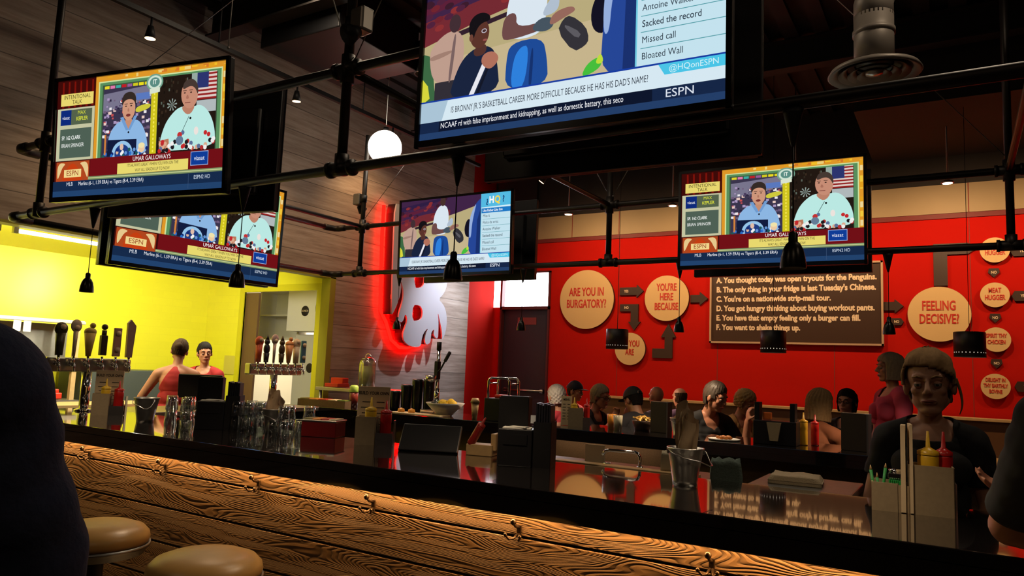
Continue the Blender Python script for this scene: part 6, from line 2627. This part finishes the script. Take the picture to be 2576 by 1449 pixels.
C_PURP = mat('purple_shirt', (.10, .05, .11), .85)
C_TAN = mat('tan_shirt', (.50, .26, .09), .85)
C_CAPN = mat('navy_cap', (.016, .016, .035), .8)
C_CAPB = mat('black_cap', (.010, .010, .013), .8)

SHORT = dict(length=.062, face=1.12, hairline=.060, vol=.98, taper=.76, side=1.95)

# the woman behind the near bar
person('woman in a black T-shirt standing behind the bar, facing the camera', (-.112, 3.74, 1.553), 182, dict(
    fem=True, s=1.0, head=(4, 2, 3), armL=((-.20, -.05, -1), (-.02, .35, -1)), armR=((.26, -.02, -1), (.06, .25, -1)), wide=.96, bulk=.98, armr=.98, hs=1.20,
    sleeve=.62, cloth=C_BLACK, hair=(H_BLOND, dict(length=.070, face=1.10, hairline=.066, vol=1.06, taper=.74, amp=.0042, freq=38, seed=4, side=1.55, part=1.0)), strands=True, skin='fair', voxel=.0055, smooth=5, neckline=.016, off=.011, seed=2))
# staff in red at the left
person('woman in a red racerback tank top seen from behind at the left', (-7.0, 4.76, 1.575), 42, dict(
    fem=True, s=1.0, lean=6, head=(-4, 6, 6), armL=((-.62, .12, -1), (-.30, .45, -1)), armR=((.45, .30, -1), (-.3, .5, -.6)), sleeve=0, tank=True, cloth=C_RED,
    hair=(H_BROWN, dict(length=.05, face=1.15, hairline=.058, vol=.98, taper=.72, seed=7, side=1.9)), bun=(0, -.105, .04), skin='ruddy', top='tank_top', eyes=True, wide=1.08, bulk=1.05))
person('woman in a red shirt with her hand to her chin beside the tank top woman', (-7.22, 5.22, 1.565), 212, dict(
    fem=True, s=.97, head=(-32, 4, 4), armR=((.25, .25, -1), (-.60, .42, .85), (-.2, .2, 1), (.4, .8, 0)), armL=((-.2, .3, -1), (.55, .6, -.1)), sleeve=.7, cloth=C_RED, curl=.9,
    hair=(H_BLACK, dict(length=.055, face=1.15, hairline=.062, vol=1.0, taper=.74, seed=9, side=1.9)), bun=(0, -.10, .075), skin='ruddy'))
# walking woman far behind
person('woman with pale blond hair in a pink top standing behind the diners at the right', (-.50, 7.0, 1.675), 120, dict(
    fem=True, s=1.03, head=(10, 0, 0), cloth=C_PINK, sleeve=.8, hair=(H_GREYB, dict(length=.10, face=1.0, hairline=.06, vol=1.12, taper=.95, seed=12)), skin='fair', bulk=1.05, eyes=True))

SEAT = []


def diner(label, at, deg, **kw):
    kw.setdefault('seated', True)
    kw.setdefault('hair', (H_BROWN, SHORT))
    b, P, Rm = person(label, at, deg, kw)
    pel = b.matrix_world @ Vector((0, 0, 0))
    SEAT.append((pel.x, pel.y, pel.z - .115 * kw.get('s', 1), deg))
    return b


TABLE_ARMS = dict(armL=((-.25, .62, -1), (.35, 1, .25)), armR=((.25, .62, -1), (-.35, 1, .25)))
EAT_ARMS = dict(armL=((-.20, .75, -.62), (.42, .45, .85), (.3, .2, 1)), armR=((.20, .75, -.62), (-.42, .45, .85), (-.3, .2, 1)), curl=1.0)
diner('white haired person in a red shirt at the left end of the diners', (-3.56, 6.75, 1.262), 78, lean=8, head=(10, 6, 0), cloth=C_RED2, sleeve=.9, skin='fair', hair=(H_WHITE, dict(length=.075, face=1.0, hairline=.058, vol=1.06, taper=.82, curly=.004, seed=2)), **TABLE_ARMS)
diner('boy in a navy cap beside the white haired person', (-3.836, 7.75, 1.30), 268, s=.95, lean=6, head=(0, 4, 0), cloth=C_RED2, sleeve=.8, skin='ruddy', cap=C_CAPN, hair=(H_BROWN, dict(length=.06, face=1.2, hairline=.04, vol=.96, taper=.76, side=1.95)), **EAT_ARMS)
diner('woman with short grey blond hair eating with both hands raised', (-3.175, 7.0, 1.285), 262, fem=True, lean=14, head=(0, 6, 0), cloth=C_HOOD, sleeve=.7, skin='ruddy', hair=(H_GREYB, dict(length=.070, face=1.05, hairline=.062, vol=1.04, taper=.80, amp=.005, seed=6, side=1.5)), glasses=True, **EAT_ARMS)
diner('man in a black cap and dark hoodie turned away to the left', (-2.66, 6.62, 1.285), 55, lean=22, head=(-10, 16, 0), cloth=C_HOOD, sleeve=1.9, bulk=1.12, wide=1.08, off=.022, skin='tan', cap=C_CAPB, hair=(H_BLACK, dict(length=.06, face=1.2, hairline=.04, vol=.97, taper=.76, side=1.95)), **TABLE_ARMS)
diner('bald man right of the black cap', (-2.975, 8.1, 1.283), 70, head=(10, 4, 0), cloth=C_PURP, sleeve=.9, skin='ruddy', bulk=1.1, hair=(H_BROWN, None), eyes=False, **TABLE_ARMS)
diner('balding man with brown side hair left of the man in the black shirt', (-3.0, 9.0, 1.262), 60, head=(0, 4, 0), cloth=C_PURP, sleeve=.9, skin='ruddy', bulk=1.1, hair=(H_BROWN, dict(length=.07, face=1.25, hairline=.05, vol=.97, taper=.72, top_bald=.05)), eyes=False, **TABLE_ARMS)
diner('grey haired man in a black polo shirt eating at the far counter', (-1.815, 6.42, 1.365), 236, s=1.06, lean=22, head=(-14, 12, 0), cloth=C_BLACK, sleeve=.72, skin='ruddy', bulk=1.12, wide=1.08, vneck=True,
      hair=(mat('hair_grey_brown', (.075, .055, .042), .5, noise=.3, nscale=60), dict(length=.075, face=1.08, hairline=.060, vol=1.0, taper=.78, seed=3, side=1.8)),
      armL=((-.10, .75, -.75), (.15, .30, 1), (0, .1, 1), (.3, .6, 0)), armR=((.15, .55, -.90), (-.10, 1, .08)), curl=.9)
diner('person with curly blond hair in a tan shirt looking down', (-1.69, 6.95, 1.318), 250, s=.93, fem=True, lean=16, head=(0, 22, 0), cloth=C_TAN, sleeve=.6, skin='ruddy', hair=(mat('hair_curly_blond', (.42, .25, .09), .55, noise=.4, nscale=70), dict(length=.06, face=1.1, hairline=.058, vol=1.10, taper=.82, curly=.008, seed=5)), **TABLE_ARMS)
diner('woman with a blond bob in a rust top seen from behind', (-1.0, 6.67, 1.345), 330, s=1.04, fem=True, lean=12, head=(8, 4, 0), cloth=C_RUST, sleeve=.55, skin='ruddy', bulk=1.2, wide=1.12, hair=(H_BLOND, dict(length=.135, face=.95, hairline=.058, vol=1.10, taper=1.02, amp=.005, freq=22, seed=8)),
      armL=((-.35, .70, -.55), (.25, .25, 1), (.1, 0, 1)), armR=((.35, .6, -1), (-.4, 1, .1)), curl=.7)
diner('dark haired man with glasses facing the woman with the blond bob', (-.933, 7.8, 1.345), 165, s=1.03, head=(0, -2, 0), cloth=C_HOOD, sleeve=.9, skin='fair', glasses=True, hair=(H_BLACK, dict(length=.09, face=1.02, hairline=.062, vol=1.08, taper=.85, seed=15)), **TABLE_ARMS)

for k, (x, y, z, deg) in enumerate(SEAT):
    r_ = R(deg)
    t = thing('dining_chair', 'dark chair under the diner it carries, mostly hidden by the far bar', 'chair', (x, y, 0), r_, 'chairs of the diners')
    m_ = MB()
    m_.box((0, .06, z - .02), (.42, .42, .05), bevel=.01)
    m_.build('seat', M_DKFAB, t)
    for sx in (-1, 1):
        for sy in (-.12, .24):
            m_ = MB()
            m_.cyl((sx * .17, sy, 0), (sx * .17, sy, z - .045), .014, 10)
            m_.build('leg', M_BLACK, t)

# two people close to the camera, cut by the frame
person('person in a navy hoodie at the left edge, back to the camera', (-1.375, .335, 1.755), 62, dict(
    s=1.08, bulk=1.18, wide=1.06, head=(0, 5, 0), cloth=C_NAVY, sleeve=1.95, off=.024, armR=((.34, .03, -1), (.14, .15, -1)), armL=((-.2, .05, -1), (0, .4, -1)), armr=1.25, top='hoodie',
    hair=(H_BROWN, SHORT), eyes=False, fold=.005, voxel=.008, pants=mat('dark_denim', (.012, .014, .022), .8)))
person('person in a charcoal T-shirt leaning an elbow on the bar at the right edge', (.42, 2.43, 1.73), 4, dict(
    s=1.08, bulk=1.02, lean=0, head=(0, 0, 0), cloth=C_CHAR, sleeve=.86, off=.016, armr=1.28,
    reachL=((.118, 2.60, 1.155), (.26, 2.60, 1.115), (1, 0, -.05), (0, .3, 1)), reachR=((.50, 2.70, 1.17), (.195, 2.70, 1.250), (-1, -.05, 0), (0, .9, .3)),
    hair=(H_BROWN, SHORT), eyes=False, skin='ruddy', fold=.003, voxel=.007, curl=.5))
